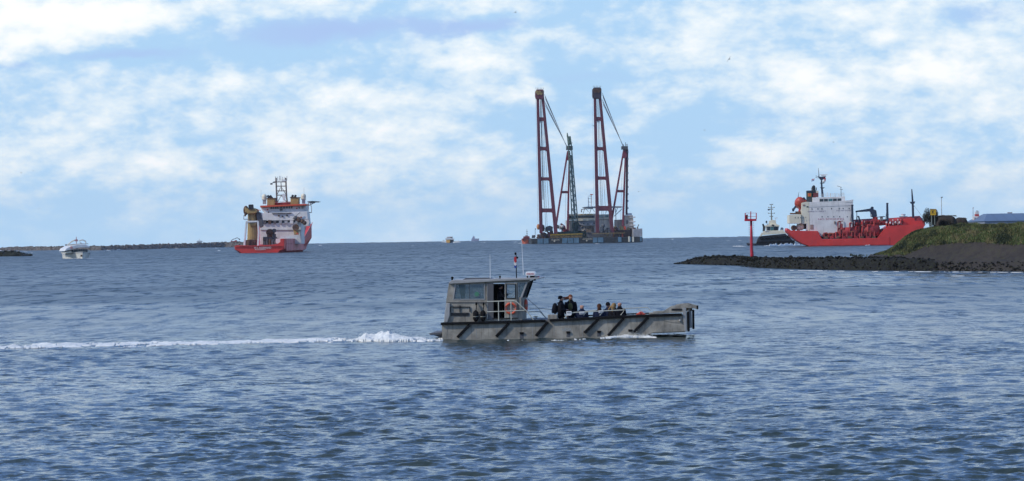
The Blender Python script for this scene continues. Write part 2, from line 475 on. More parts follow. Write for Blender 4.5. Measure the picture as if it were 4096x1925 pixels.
def build_sea():
    rows = [4.0, 15.0, 28.0]
    r = 38.0
    while r < 330: rows.append(r); r += 0.072 * (r / 45.0) ** 1.35
    while r < 3000: rows.append(r); r += 0.078 * (r / 45.0) ** 1.35
    while r < 9200: rows.append(r); r *= 1.009
    rows = np.array(rows)
    NC = 900
    core = np.linspace(R(-12.5), R(12.5), NC)
    side = np.concatenate([np.linspace(R(12.6), R(30), 40), np.linspace(R(33), R(327), 60), np.linspace(R(330), R(347.4), 40)])
    az = np.concatenate([core, side])
    dr = np.gradient(rows)
    RR, AA = np.meshgrid(rows, az, indexing='ij')
    DR = np.repeat(dr[:, None], len(az), 1)
    wide = (AA > R(12.55))
    DR = np.where(wide, np.maximum(DR, RR * 0.012), DR)
    DR = np.maximum(DR, RR * (R(25) / NC))
    x = RR * np.sin(AA); y = RR * np.cos(AA)
    z, dx, dy = waves(x, y, DR)
    # swell beyond the breakwaters, seen as an uneven horizon
    sw = np.clip((RR - 1900) / 1600, 0, 1)
    far = (fbm(x / 22.0, y / 60.0, 3, 31) - 0.5) * 3.0 + (fbm(x / 75.0, y / 160.0, 2, 77) - 0.5) * 1.6
    z = z + sw * far - RR * RR / (2 * EARTH)
    # coarse far grid is dropped in azimuth beyond 330 m to save faces
    i_far = int(np.searchsorted(rows, 335.0))
    near = grid_mesh('sea', (x + dx)[:i_far + 1], (y + dy)[:i_far + 1], z[:i_far + 1], WATER, wrap=True)
    tag(near, kind='structure')
    cs = np.concatenate([np.arange(0, NC, 2), [NC - 1], np.arange(NC, len(az))])
    xf = (x + dx)[i_far:][:, cs]; yf = (y + dy)[i_far:][:, cs]; zf = z[i_far:][:, cs]
    f = grid_mesh('sea', xf, yf, zf, WATER, wrap=True)
    tag(f, kind='structure')
build_sea()
FOAM = mat('foam', (0.72, 0.73, 0.70), 0.9, var=0.12, scale=3)
# ================================================================== materials of the things
ALU = mat('weathered_aluminium', (0.315, 0.29, 0.24), 0.62, 0.0, var=0.32, scale=1.6, streak=0.55, bump=0.35, bscale=5.0, rust=0.22, spec=0.3, dirt=(0.075, 0.065, 0.05))
ALU_L = mat('pale_aluminium', (0.36, 0.35, 0.33), 0.5, 0.15, var=0.15, scale=2, streak=0.15)
RUB = mat('black_rubber', (0.010, 0.010, 0.011), 0.9, var=0.25, scale=3, spec=0.15)
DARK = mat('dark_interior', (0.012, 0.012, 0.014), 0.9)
GREYD = mat('dark_grey_paint', (0.09, 0.09, 0.095), 0.6)
WHITE = mat('white_paint', (0.72, 0.72, 0.70), 0.45, var=0.08, streak=0.15)
RAILM = mat('pale_rail', (0.50, 0.50, 0.42), 0.5)
ORANGE = mat('lifebuoy_orange', (0.62, 0.10, 0.05), 0.6)
REDP = mat('red_paint', (0.50, 0.03, 0.03), 0.5)
WGLASS = glass('cabin_glass', (0.10, 0.16, 0.18), 0.38)
DGLASS = glass('dark_glass', (0.02, 0.03, 0.04))

# ================================================================== the workboat in front
bD = water_dist(1767, 1360)
wb = Thing('workboat', 'grey aluminium landing craft with rear wheelhouse carrying passengers in its open bow', 'boat',
           1767, 1360, bD, R(-4.5))
W = 3.9
def slopeline(x, pts):
    for (x0, y0), (x1, y1) in zip(pts[:-1], pts[1:]):
        if x <= x1 or (x1, y1) == pts[-1]: return y0 + (y1 - y0) * (x - x0) / (x1 - x0)
top = [(1767, 1297), (2190, 1283), (2545, 1265), (2735, 1258)]
# hull: near and far side skins, deck and bottom (an open well forward of the cabin)
hull_side = [(1767, 1297), (2190, 1283), (2545, 1265), (2736, 1258), (2746, 1327), (2610, 1333), (2570, 1347), (2520, 1362), (2300, 1376), (1900, 1380), (1770, 1378)]
hull = wb.part('hull', ALU, ('pr', hull_side, 0, 0.16), bevel=0.012)
wb.part('hull', ALU, ('pr', hull_side, W - 0.16, W), bevel=0.012)
wb.part('deck', GREYD, ('pr', [(1769, 1291), (2190, 1280), (2192, 1290), (1771, 1301)], 0.17, W - 0.17),
        ('pr', [(2190, 1281), (2198, 1281), (2198, 1347), (2190, 1347)], 0.17, W - 0.17),
        ('pr', [(2199, 1340), (2600, 1325), (2600, 1331), (2199, 1348)], 0.17, W - 0.17))
wb.part('bottom', ALU, ('pr', [(1771, 1356), (2510, 1350), (2600, 1334), (2740, 1329), (2741, 1324), (2600, 1327), (2500, 1342), (1771, 1350)], 0.17, W - 0.17))
wb.part('transom', ALU, ('pr', [(1767, 1303), (1772, 1303), (1774, 1375), (1770, 1375)], 0.17, W - 0.17))
# recessed plate forward on the bow quarter: raised lower panel
wb.part('bow_panel', ALU, ('pr', [(2608, 1331), (2650, 1300), (2672, 1293), (2738, 1303), (2741, 1326)], -0.03, -0.002), bevel=0.01)
wb.part('bow_panel', ALU, ('pr', [(2640, 1276), (2728, 1272), (2730, 1292), (2690, 1291), (2660, 1284)], -0.02, -0.002), bevel=0.01)
# plate seams and scratched patches
for sx in (1788, 1905, 1985, 2130, 2215, 2330, 2460, 2560):
    ty = slopeline(sx, top)
    wb.part('weld_seam', ALU_L, ('bx', sx, ty + 6, sx + 0.9, 1356 if sx < 2500 else 1344, -0.008, -0.001))
# rubber strakes
wb.part('rubber_strake', RUB, ('pr', [(1763, 1291), (2181, 1278.5), (2182, 1288.5), (1763, 1301)], -0.13, -0.003), bevel=0.02)
wb.part('rubber_strake', RUB, ('pr', [(2198, 1277), (2545, 1259.5), (2728, 1253.5), (2728, 1263.5), (2545, 1270), (2198, 1287)], -0.13, -0.003), bevel=0.02)
wb.part('rubber_strake', RUB, ('pr', [(1763, 1291), (2181, 1278.5), (2545, 1259.5), (2728, 1253.5), (2728, 1263.5), (2545, 1270), (1763, 1301)], W + 0.003, W + 0.13))
for (x0, y0, x1, y1) in ((1829, 1350, 1878, 1300), (1984, 1347, 2034, 1295), (2143, 1344, 2191, 1288), (2337, 1332, 2394, 1277), (2432, 1343, 2495, 1273), (2536, 1328, 2593, 1269)):
    dx, dy = x1 - x0, y1 - y0; L = math.hypot(dx, dy); nx, ny = -dy / L * 5.5, dx / L * 5.5
    wb.part('diagonal_fender', RUB, ('pr', [(x0 + nx, y0 + ny), (x1 + nx, y1 + ny), (x1 - nx, y1 - ny), (x0 - nx, y0 - ny)], -0.11, -0.003), bevel=0.02)
# boarding pockets near the waterline
for (x0, y0, x1, y1) in ((2079, 1329, 2094, 1354), (2266, 1326, 2280, 1348), (2389, 1323, 2403, 1346), (2514, 1318, 2529, 1328)):
    pk = wb.part('step_pocket', GREYD, ('bx', x0, y0 + 8, x1, y1, -0.012, -0.002))
    wb.part('step_cap', RUB, ('pr', [(x0 - 1.5, y0), (x1 + 1.5, y0 + 0.5), (x1, y0 + 8), (x0, y0 + 8)], -0.07, -0.002), parent=pk, bevel=0.01)
MARK = mat('worn_white_lettering', (0.42, 0.44, 0.42), 0.7)
q = wb.p(2266, 1319, -0.006)
text('URSA', 0.19, MARK, wb.o, q, 'hull_marking', width=0.42)
# stern platform, exhaust
wb.part('stern_platform', GREYD, ('pr', [(1715, 1334), (1768, 1329), (1768, 1337), (1722, 1341)], 0.3, W - 0.3), bevel=0.02)
wb.part('platform_bracket', GREYD, ('pr', [(1735, 1341), (1768, 1337), (1768, 1353)], 0.5, 0.62))
wb.part('platform_bracket', GREYD, ('pr', [(1735, 1341), (1768, 1337), (1768, 1353)], W - 0.62, W - 0.5))
# bow ramp frame
bow = wb.part('bow_post', ALU_L, ('pr', [(2729, 1232), (2744, 1234), (2747, 1327), (2738, 1327)], -0.05, 0.34), bevel=0.015)
wb.part('bow_post', ALU_L, ('pr', [(2752, 1226), (2765, 1228), (2768, 1312), (2758, 1312)], W - 0.34, W + 0.03), bevel=0.015)
wb.part('bow_fender', RUB, ('pr', [(2747.5, 1247), (2757, 1247), (2759, 1327), (2749, 1327)], -0.06, 0.36), bevel=0.03)
wb.part('bow_fender', RUB, ('pr', [(2768, 1240), (2777, 1240), (2778, 1317), (2769, 1317)], W - 0.36, W + 0.05), bevel=0.03)
wb.part('bow_ramp', ALU, ('pr', [(2746, 1249), (2750, 1249), (2753, 1320), (2748, 1320)], 0.37, W - 0.37), bevel=0.01)
wb.part('bow_bulwark', ALU, ('pr', [(2596, 1251), (2650, 1247), (2684, 1225), (2714, 1221), (2752, 1218), (2770, 1226), (2770, 1234), (2736, 1232), (2733, 1250), (2596, 1258)], -0.02, 0.16), bevel=0.012)
wb.part('bow_bulwark', ALU, ('pr', [(2612, 1246), (2668, 1242), (2702, 1220), (2730, 1214), (2756, 1213), (2790, 1222), (2788, 1235), (2758, 1228), (2752, 1246), (2612, 1252)], W - 0.16, W + 0.02), bevel=0.012)
wb.part('ramp_arm', ALU, ('pr', [(2706, 1218), (2752, 1213), (2790, 1223), (2788, 1236), (2752, 1230), (2706, 1240)], W - 0.6, W - 0.2), bevel=0.012)
wb.part('arm_buffer', RUB, ('bx', 2786, 1223, 2793, 1238, W - .62, W - .15), bevel=0.01)
wb.part('fairlead_slot', DARK, ('bx', 2686, 1235, 2732, 1243, -0.035, -0.021), bevel=0.01)
wb.part('mooring_bitt', RUB, ('bx', 2761, 1231, 2769, 1244, 0.0, 0.12), bevel=0.01)
wb.part('anchor_roller', ALU_L, ('ball', 2720, 1283, -0.06, 0.06, 0.06), smooth=True)
wb.part('cargo_rest', ALU, ('bx', 2191, 1260, 2229, 1279, 0.2, 1.0), bevel=0.02)

# --- wheelhouse: a shell with real window openings
d0, d1 = 0.36, 3.42
def cabin_wall(name, dn, df):
    P = lambda *a: ('pr', list(a), dn, df)
    return wb.part(name, ALU,
        P((1796, 1132), (1950, 1128), (1950, 1137), (1823, 1138), (1795, 1136)),                   # head
        P((1795, 1136), (1823, 1138), (1815, 1198), (1786, 1198)),                                  # behind the window
        P((1938, 1137), (1949, 1137), (1949, 1198), (1938, 1198)),                                  # after door post
        P((1786, 1198), (1949, 1198), (1949, 1291), (1776, 1295)),                                  # below the window
        P((1950, 1128), (2120, 1120), (2116, 1130), (1950, 1133)),
        P((2068, 1131), (2073, 1131), (2073, 1190), (2068, 1190)),
        P((2019, 1272), (2068, 1270), (2068, 1282), (1950, 1286), (1950, 1275)),
        P((2068, 1190), (2084, 1190), (2087, 1281), (2068, 1282)),
        bevel=0.006)
cabin_wall('cabin_side', d0, d0 + 0.06)
cabin_wall('cabin_side', d1 - 0.06, d1)
wb.part('rear_bulkhead', ALU, ('pr', [(1796, 1132), (1801, 1132), (1783, 1291), (1777, 1291)], d0 + 0.061, d1 - 0.061))
wb.part('front_bulkhead', ALU, ('pr', [(2081, 1192), (2086, 1192), (2087, 1281), (2083, 1281)], d0 + 0.061, d1 - 0.061), bevel=0.005)
ws = wb.part('windscreen', glass('windscreen_glass', (0.012, 0.02, 0.03), 0.95), ('pr', [(2108, 1124), (2112, 1124), (2087, 1191), (2084, 1191)], d0 + 0.2, d1 - 0.2))
wb.part('windscreen_frame', ALU_L, ('pr', [(2108, 1122), (2114, 1122), (2088, 1192), (2081, 1192)], d0, d0 + 0.14), bevel=0.01)
for dd in (1.3, 2.3):
    o_ = (dd - d0) * 7.0
    wb.part('windscreen_frame', GREYD, ('pr', [(2108 + o_, 1122), (2113 + o_, 1122), (2087 + o_, 1192), (2083 + o_, 1192)], dd, dd + 0.07))
wb.part('windscreen_frame', RUB, ('pr', [(2127, 1121), (2134, 1121), (2109, 1192), (2102, 1192)], d1 - 0.14, d1))
for dd, e in ((d0 + 0.02, 0.02), (d1 - 0.05, 0.02)):
    wn = wb.part('side_window', WGLASS, ('pr', [(1824, 1138), (1938, 1137), (1938, 1198), (1815, 1198)], dd, dd + e))
    wb.part('window_frame', ALU_L, ('pr', [(1819, 1136), (1824, 1136), (1815, 1198), (1811, 1198)], dd - 0.035, dd - 0.022),
            ('pr', [(1811, 1196), (1939, 1196), (1939, 1199), (1811, 1199)], dd - 0.038, dd - 0.024), ('bx', 1936, 1137, 1939, 1196, dd - 0.036, dd - 0.023), parent=wn)
    wb.part('window_frame', GREYD, ('bx', 1877, 1140, 1878.5, 1197, dd - 0.02, dd - 0.001), parent=wn)
    wb.part('side_window', WGLASS, ('pr', [(2074, 1131), (2106, 1130), (2082, 1190), (2074, 1190)], dd, dd + e))
STK = mat('green_sticker', (0.06, 0.20, 0.12), 0.6)
wb.part('round_sticker', STK, ('drum', 1907, 1177, d0 - 0.03, d0 - 0.015, 0.105), smooth=False)
wb.part('curtain', mat('grey_curtain', (0.18, 0.19, 0.20), 0.9), ('pr', [(1836, 1139), (1862, 1139), (1858, 1196), (1846, 1196), (1838, 1168)], 0.7, 0.75))
# doors
wb.part('door_leaf', GREYD, ('bx', 1950, 1133, 1974, 1280, d0 - 0.055, d0 - 0.01), bevel=0.008)
dl = wb.part('door_leaf', ALU, ('bx', 2019, 1133, 2025, 1272, d0 - 0.05, d0 - 0.01), ('bx', 2062, 1132, 2068, 1270, d0 - 0.05, d0 - 0.01),
             ('bx', 2025, 1132.5, 2062, 1137, d0 - 0.05, d0 - 0.01), ('bx', 2025, 1194, 2062, 1271, d0 - 0.05, d0 - 0.01))
wb.part('door_window', WGLASS, ('bx', 2025, 1137, 2062, 1194, d0 - 0.035, d0 - 0.02), parent=dl)
wb.part('door_window_frame', RUB, ('bx', 2025, 1136, 2062, 1138.5, d0 - 0.07, d0 - 0.052), ('bx', 2025, 1192, 2062, 1195, d0 - 0.07, d0 - 0.052),
        ('bx', 2024, 1136, 2027, 1195, d0 - 0.075, d0 - 0.053), ('bx', 2060, 1136, 2063, 1195, d0 - 0.075, d0 - 0.053), parent=dl)
wb.part('door_sill', DARK, ('bx', 1970, 1272, 2072, 1275, d0 - 0.07, d0 - 0.002))
# dark interior: floor, console, seats
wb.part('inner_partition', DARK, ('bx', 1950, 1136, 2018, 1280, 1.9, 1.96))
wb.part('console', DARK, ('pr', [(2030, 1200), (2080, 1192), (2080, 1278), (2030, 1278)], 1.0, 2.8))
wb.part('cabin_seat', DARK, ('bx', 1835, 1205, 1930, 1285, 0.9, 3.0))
# roof
wb.part('roof', ALU_L, ('pr', [(1793, 1134), (1798, 1128), (1809, 1121), (2070, 1114), (2158, 1111), (2158, 1116), (2120, 1120), (1950, 1128), (1800, 1136)], d0 - 0.12, d1 + 0.12), bevel=0.02)
wb.part('roof_hatch', GREYD, ('pr', [(1850, 1119), (1862, 1113), (1955, 1112), (1968, 1117)], 0.9, 2.4), bevel=0.02)
wb.part('roof_hatch', ALU_L, ('pr', [(1975, 1117), (1985, 1113), (2040, 1112), (2050, 1115)], 1.4, 2.4), bevel=0.02)
wb.part('antenna', WHITE, ('post', 1961.5, 1017, 1116, 1.2, 0.018, 0.008))
wb.part('antenna', WHITE, ('tb', [(2094, 1100, 2.2), (2089, 1000, 2.2), (2086, 962, 2.2)], [0.02, 0.012, 0.008]))
wb.part('horn', RUB, ('post', 1809, 1107, 1122, 0.8, 0.04), ('ball', 1809, 1112, 0.8, 0.07, 0.05))
wb.part('mast_light', RUB, ('post', 2000, 1107, 1117, 1.0, 0.025), ('ball', 2000, 1107, 1.0, 0.045, 0.05))
wb.part('flagstaff', RUB, ('post', 2066, 1020, 1114, 1.6, 0.025, 0.02), ('ball', 2062, 1015, 1.6, 0.05, 0.06))
wb.part('anchor_ball', RUB, ('ball', 2069, 1031, 1.55, 0.05, 0.045), smooth=True)
FR = mat('flag_red', (0.45, 0.03, 0.04), 0.9); FW = mat('flag_white', (0.6, 0.58, 0.55), 0.9); FBl = mat('flag_blue', (0.03, 0.06, 0.25), 0.9)
fl = wb.part('flag', FR, ('pr', [(2056, 1030), (2062, 1026), (2066, 1031), (2066, 1048), (2061, 1052), (2056, 1045)], 1.56, 1.62))
wb.part('white_band', FW, ('pr', [(2056, 1045), (2061, 1052), (2066, 1048), (2066, 1060), (2061, 1064), (2056, 1060)], 1.57, 1.61), parent=fl)
wb.part('blue_band', FBl, ('pr', [(2056, 1060), (2061, 1064), (2066, 1060), (2065, 1071), (2060, 1074), (2057, 1070)], 1.56, 1.62), parent=fl)
rd = wb.part('radar', WHITE, ('pr', [(2103, 1090), (2106, 1087), (2138, 1087), (2142, 1091), (2143, 1101), (2139, 1104), (2106, 1104), (2102, 1100)], 1.2, 1.75), bevel=0.03)
q = wb.p(2121, 1096.5, 1.19); text('FURUNO', 0.10, REDP, rd, q, 'lettering', width=0.33)
wb.part('radar_bracket', RUB, ('bx', 2107, 1104, 2112, 1114, 1.3, 1.4), ('bx', 2120, 1104, 2138, 1111, 1.3, 1.6), parent=rd)
wb.part('searchlight', RUB, ('bx', 2141, 1106, 2154, 1113, 1.1, 1.3), bevel=0.02)
wb.part('searchlight', mat('maroon_lens', (0.18, 0.02, 0.06), 0.4), ('bx', 2152, 1105, 2157, 1113, 1.05, 1.3), bevel=0.01)
wb.part('roof_light', RUB, ('bx', 2134, 1117, 2142, 1123, 0.6, 0.8))
# side details: vents, exhaust cover
wb.part('vent_frame', DARK, ('bx', 1800, 1227, 1880, 1229.5, d0 - 0.05, d0 - 0.002), ('bx', 1800, 1229.5, 1802.5, 1249, d0 - 0.05, d0 - 0.002),
        ('bx', 1877.5, 1229.5, 1880, 1247, d0 - 0.05, d0 - 0.002), ('bx', 1838, 1222, 1840, 1249, d0 - 0.052, d0 - 0.003))
lv = wb.part('louvre', GREYD, ('bx', 1803, 1251, 1876, 1264, d0 - 0.02, d0 - 0.002))
for i in range(5):
    wb.part('louvre_blade', DARK, ('bx', 1805, 1252.2 + i * 2.4, 1874, 1253.4 + i * 2.4, d0 - 0.035, d0 - 0.021), parent=lv)
wb.part('waist_rail', GREYD, ('bx', 1790, 1209, 1949, 1211, d0 - 0.03, d0 - 0.001))
wb.part('exhaust_cover', ALU_L, ('pr', [(1785, 1213), (1800, 1213), (1799, 1262), (1790, 1290), (1775, 1290), (1779, 1250)], d0 - 0.1, d0 - 0.003), bevel=0.03)
# rails of the side deck
wb.part('side_rail', RAILM, ('tb', [(1948, 1207, 0.05), (2056, 1203, 0.05), (2066, 1207, 0.05), (2108, 1246, 0.05), (2135, 1281, 0.05)], 0.022),
        ('tb', [(1948, 1248, 0.05), (2098, 1242, 0.05)], 0.02))
for x, y0, y1 in ((1995, 1206, 1288), (2045, 1204, 1286)):
    wb.part('rail_stanchion', RAILM, ('post', x, y0, y1, 0.05, 0.021))
wb.part('guard_wire', GREYD, ('tb', [(2108, 1194, 3.3), (2150, 1230, 3.0), (2189, 1278, 2.6)], 0.012))
wb.part('far_rail', RAILM, ('tb', [(2100, 1249, 3.7), (2140, 1247, 3.7), (2160, 1247, 3.7), (2190, 1279, 3.7)], 0.018),
        ('tb', [(2112, 1233, 3.7), (2150, 1233, 3.7), (2212, 1239, 3.7)], 0.014))
wb.part('cleat', RUB, ('bx', 2134, 1265, 2152, 1267, 0.6, 0.68), ('bx', 2139, 1267, 2142, 1276, 0.61, 0.67), ('bx', 2145, 1267, 2148, 1276, 0.61, 0.67))
# bow rails
wb.part('bow_rail', RAILM, ('tb', [(2257, 1273, 0.1), (2278, 1254, 0.1), (2300, 1250, 0.1), (2340, 1248, 0.1), (2420, 1244, 0.1), (2498, 1240, 0.1), (2483, 1261, 0.1)], 0.02))
for (x0, y0, x1, y1) in ((2334, 1262, 2345, 1249), (2399, 1262, 2413, 1246)):
    wb.part('rail_stanchion', RAILM, ('tb', [(x0, y0, 0.1), (x1, y1, 0.1)], 0.018))
wb.part('far_rail', RAILM, ('tb', [(2260, 1250, 3.75), (2500, 1234, 3.75), (2590, 1230, 3.75), (2602, 1242, 3.75)], 0.018),
        ('tb', [(2552, 1236, 3.75), (2574, 1252, 3.75)], 0.016))
wb.part('far_gunwale', RUB, ('pr', [(2200, 1266), (2600, 1251), (2600, 1256), (2200, 1272)], W - 0.3, W - 0.165))

# things lying on / hanging from the boat
def hung(name, label, cat, group=None, at=(1903, 1240), d=0.2):
    t = Thing(name, label, cat, 1767, 1360, bD, R(-4.5), group)
    return t
for x, lab in ((1903, 'black cylindrical fender hanging on the cabin side next to the louvred vent'), (1932, 'black cylindrical fender hanging on the cabin side next to the open doorway')):
    t = hung('boat_fender', lab, 'fender', 'black fenders hanging on the wheelhouse')
    t.part('fender_body', RUB, ('tb', [(x + .5, 1241, .2), (x, 1245, .2), (x, 1250, .2), (x, 1276, .2), (x, 1283, .2), (x, 1288, .2)], [0.03, 0.08, 0.125, 0.125, 0.08, 0.03], 12), smooth=True)
    t.part('white_line', RAILM, ('tb', [(x, 1266, .2), (x, 1267.5, .2)], 0.128, 12))
    t.part('rope', RUB, ('tb', [(x + 1, 1241, .2), (x + 3, 1225, .25), (x + 1, 1209, .3)], 0.02), ('ball', x + 2, 1216, .24, .045, .07))
t = hung('lifebuoy', 'orange ring lifebuoy mounted on the wheelhouse side door behind the rail', 'lifebuoy', 'orange lifebuoys on the wheelhouse')
def arc(mb, th, px, py, d, R_, r, a0, a1, axis='Y'): mb.torus(th.p(px, py, d), R_, r, axis, 8, 8, a0, a1)
for i in range(4):
    mb = MB(); arc(mb, t, 2043.5, 1234, 0.24, 0.225, 0.05, R(12 + 90 * i), R(78 + 90 * i)); mb.build('ring_segment', ORANGE, t.o, True)
    mb = MB(); arc(mb, t, 2043.5, 1234, 0.24, 0.225, 0.052, R(-12 + 90 * i), R(12 + 90 * i)); mb.build('reflective_band', mat('lifebuoy_band', (0.35, 0.16, 0.12), 0.6), t.o, True)
t.part('holder', REDP, ('bx', 2041, 1232, 2044.5, 1246, 0.26, 0.3))
t = hung('lifebuoy', 'orange ring lifebuoy seen nearly edge on at the front wall of the wheelhouse', 'lifebuoy', 'orange lifebuoys on the wheelhouse')
for i in range(4):
    mb = MB(); mb.torus(t.p(2104, 1222, 1.2), 0.225, 0.065, 'X', 8, 8, R(12 + 90 * i), R(78 + 90 * i)); mb.build('ring_segment', ORANGE, t.o, True)
    mb = MB(); mb.torus(t.p(2104, 1222, 1.2), 0.225, 0.067, 'X', 4, 8, R(-12 + 90 * i), R(12 + 90 * i)); mb.build('reflective_band', MATS['lifebuoy_band'], t.o, True)
for (x0, y0, x1, y1, lab) in ((2265, 1245, 2286, 1263, 'white placard with dark marks on the bow rail beside the standing man with a backpack'),
                              (2317, 1247, 2337, 1258, 'white placard on the bow rail in front of the seated grey-haired man'),
                              (2394, 1242, 2413, 1253, 'white placard on the bow rail in front of the seated long-haired person')):
    t = hung('placard', lab, 'placard', 'white placards on the bow rail')
    t.part('board', WHITE, ('pr', [(x0, y0 + 1), (x1, y0), (x1 + 1, y1 - 4), (x1 - 4, y1), (x0 + 1, y1)], 0.02, 0.06), bevel=0.01)
    for i in range(3):
        t.part('dark_mark', GREYD, ('bx', x0 + 4 + i * 5, y0 + 4, x0 + 7 + i * 5, y0 + 8, 0.008, 0.018))
t = hung('folded_liferaft', 'small orange folded cover lying in the bow behind the rail', 'liferaft')
t.part('cover', ORANGE, ('pr', [(2544, 1258), (2556, 1249), (2566, 1248), (2580, 1257), (2580, 1260), (2544, 1260)], 2.0, 2.8), bevel=0.04)
t.part('strap', REDP, ('pr', [(2559, 1259.5), (2559.5, 1248), (2563, 1248), (2563, 1259.5)], 1.97, 2.83))

# ================================================================== people
SKIN = mat('skin', (0.42, 0.22, 0.15), 0.6, var=0.05)
CL = {k: mat(k, c, 0.95, var=0.2, scale=5, spec=0.08) for k, c in dict(black_cloth=(0.012, 0.012, 0.016), navy_cloth=(0.014, 0.02, 0.045), brown_hair=(0.07, 0.03, 0.018),
      dark_hair=(0.015, 0.013, 0.016), blonde_hair=(0.26, 0.17, 0.08), grey_hair=(0.25, 0.2, 0.18), olive_cloth=(0.10, 0.095, 0.045), maroon_cloth=(0.05, 0.012, 0.02), auburn_hair=(0.16, 0.06, 0.035)).items()}
def skin_mesh(name, verts, rads, edges, m, parent, sub=1):
    me = bpy.data.meshes.new(name); me.from_pydata(verts, edges, [])
    o = bpy.data.objects.new(name, me); COL.objects.link(o); o.parent = parent
    sk = o.modifiers.new('skin', 'SKIN'); sk.use_smooth_shade = True
    sv = me.skin_vertices[0].data if me.skin_vertices else None
    if sv is None:
        bm = bmesh.new(); bm.from_mesh(me); bm.verts.layers.skin.verify(); bm.to_mesh(me); bm.free()
        sv = me.skin_vertices[0].data
    for i, r in enumerate(rads):
        sv[i].radius = (r, r) if not hasattr(r, '__len__') else r
        sv[i].use_root = (i == 0)
    ss = o.modifiers.new('sub', 'SUBSURF'); ss.levels = sub; ss.render_levels = sub
    me.materials.append(m)
    return o
PEOPLE = []
def person(label, px, ptop, d, pose='sit', face=0.0, H=1.75, top='black_cloth', legs='black_cloth', hair='dark_hair', hairlen='short', arms='down', group='passengers in the open bow'):
    """ptop: photo row of the top of the head; face: heading in degrees, 0 looks right along the boat, 90 away from the viewer"""
    t = Thing('person', label, 'person', px, ptop, bD, 0.0, group)
    c = wb.p(px, ptop, d)
    wpos = wb.o.matrix_world
    o = t.o
    X = wb.X0 + c[0] * wb.c - c[1] * wb.s; Y = wb.D + c[0] * wb.s + c[1] * wb.c; Z = wb.Z0 + c[2]
    k = H / 1.75
    hgt = H if pose == 'stand' else (0.47 + 0.90 * k)
    o.location = (X, Y, Z - hgt); o.rotation_euler = (0, 0, R(face))
    hz = 0.93 * k if pose == 'stand' else 0.53
    b0 = hz                                   # pelvis height; local +X is forwards
    V = [(0, 0, b0), (0.0, 0, b0 + .20 * k), (0.01, 0, b0 + .40 * k), (0.0, 0, b0 + .52 * k), (0.01, 0, b0 + .60 * k), (0.02, 0, b0 + .68 * k), (0.015, 0, b0 + .76 * k)]
    Rr = [.12, .11, .12, .07, .055, .095, .085]
    E = [(0, 1), (1, 2), (2, 3), (3, 4), (4, 5), (5, 6)]
    V.append((0.125, 0, b0 + .675 * k)); Rr.append(.014); E.append((5, 7))       # nose
    jv, jr, je = [V[0], V[1], V[2], V[3]], [(.17, .21), (.17, .22), (.18, .23), (.11, .12)], [(0, 1), (1, 2), (2, 3)]
    tv, tr, te = [(0, 0, b0)], [.14], []
    shoes = []
    for s in (-1, 1):
        V.append((0.02, s * .085, b0 + .665 * k)); Rr.append(.02); E.append((5, len(V) - 1))   # ear
        sh = (0.0, s * .18, b0 + .47 * k)
        if arms == 'down': el, wr, hd = (-0.03, s * .25, b0 + .19 * k), (0.08, s * .24, b0 - .04 * k), (0.13, s * .23, b0 - .13 * k)
        elif arms == 'fold': el, wr, hd = (0.03, s * .26, b0 + .20 * k), (0.22, s * .12, b0 + .18 * k), (0.27, s * .04, b0 + .19 * k)
        elif arms == 'lap': el, wr, hd = (0.02, s * .24, b0 + .20 * k), (0.24, s * .17, b0 + .10 * k), (0.33, s * .14, b0 + .09 * k)
        else: el, wr, hd = (0.12, s * .22, b0 + .26 * k), (0.34, s * .14, b0 + .34 * k), (0.42, s * .10, b0 + .37 * k)
        n = len(V); V += [sh, el, wr, hd]; Rr += [.055, .042, .028, .036]; E += [(2, n), (n, n + 1), (n + 1, n + 2), (n + 2, n + 3)]
        H_, W_ = Vector(hd), Vector(wr); fd = (H_ - W_).normalized(); sd = fd.cross(Vector((0, 0, 1))).normalized()
        for q in range(5):                                                       # five fingers, slightly curled
            off = sd * (.026 * (q - 2)) if q < 4 else sd * (-.05)
            l1 = (.045, .052, .048, .036, .03)[q]
            a = H_ + off + fd * (.02 if q < 4 else -.015); bb = a + fd * l1 + Vector((0, 0, -.012)); cc = bb + fd * l1 * .6 + Vector((0, 0, -.025))
            n2 = len(V); V += [tuple(a), tuple(bb), tuple(cc)]; Rr += [.011, .009, .007]; E += [(n + 3, n2), (n2, n2 + 1), (n2 + 1, n2 + 2)]
        n = len(jv); jv += [sh, el, wr]; jr += [.115, .09, .065]; je += [(2, n), (n, n + 1), (n + 1, n + 2)]
        hp = (0, s * .09, b0 - .04)
        if pose == 'stand': kn, an, to = (0.02, s * .10, .50 * k), (-0.02, s * .11, .09), (0.15, s * .12, .04)
        else: kn, an, to = (0.43, s * .11, b0 - .02), (0.44, s * .12, .09), (0.6, s * .13, .04)
        n = len(V); V += [hp, kn, an, to]; Rr += [.08, .055, .04, .03]; E += [(0, n), (n, n + 1), (n + 1, n + 2), (n + 2, n + 3)]
        n = len(tv); tv += [hp, kn, an]; tr += [.125, .09, .07]; te += [(0, n), (n, n + 1), (n + 1, n + 2)]
        shoes.append((an, to))
    skin_mesh('body', V, Rr, E, SKIN, o)
    jm = MB()
    def el_(x, z, rx, ry): return [(x + rx * math.cos(a_ * math.pi / 8), ry * math.sin(a_ * math.pi / 8), z) for a_ in range(16)]
    hem = b0 - (.16 if pose == 'stand' else .06)
    jm.loft([el_(0, hem, .165, .215), el_(0, b0 + .12 * k, .16, .215), el_(0, b0 + .30 * k, .165, .235), el_(0, b0 + .42 * k, .15, .235), el_(0, b0 + .485 * k, .125, .19), el_(0, b0 + .53 * k, .10, .125), el_(.01, b0 + .58 * k, .08, .085), el_(.015, b0 + .61 * k, .085, .09)])
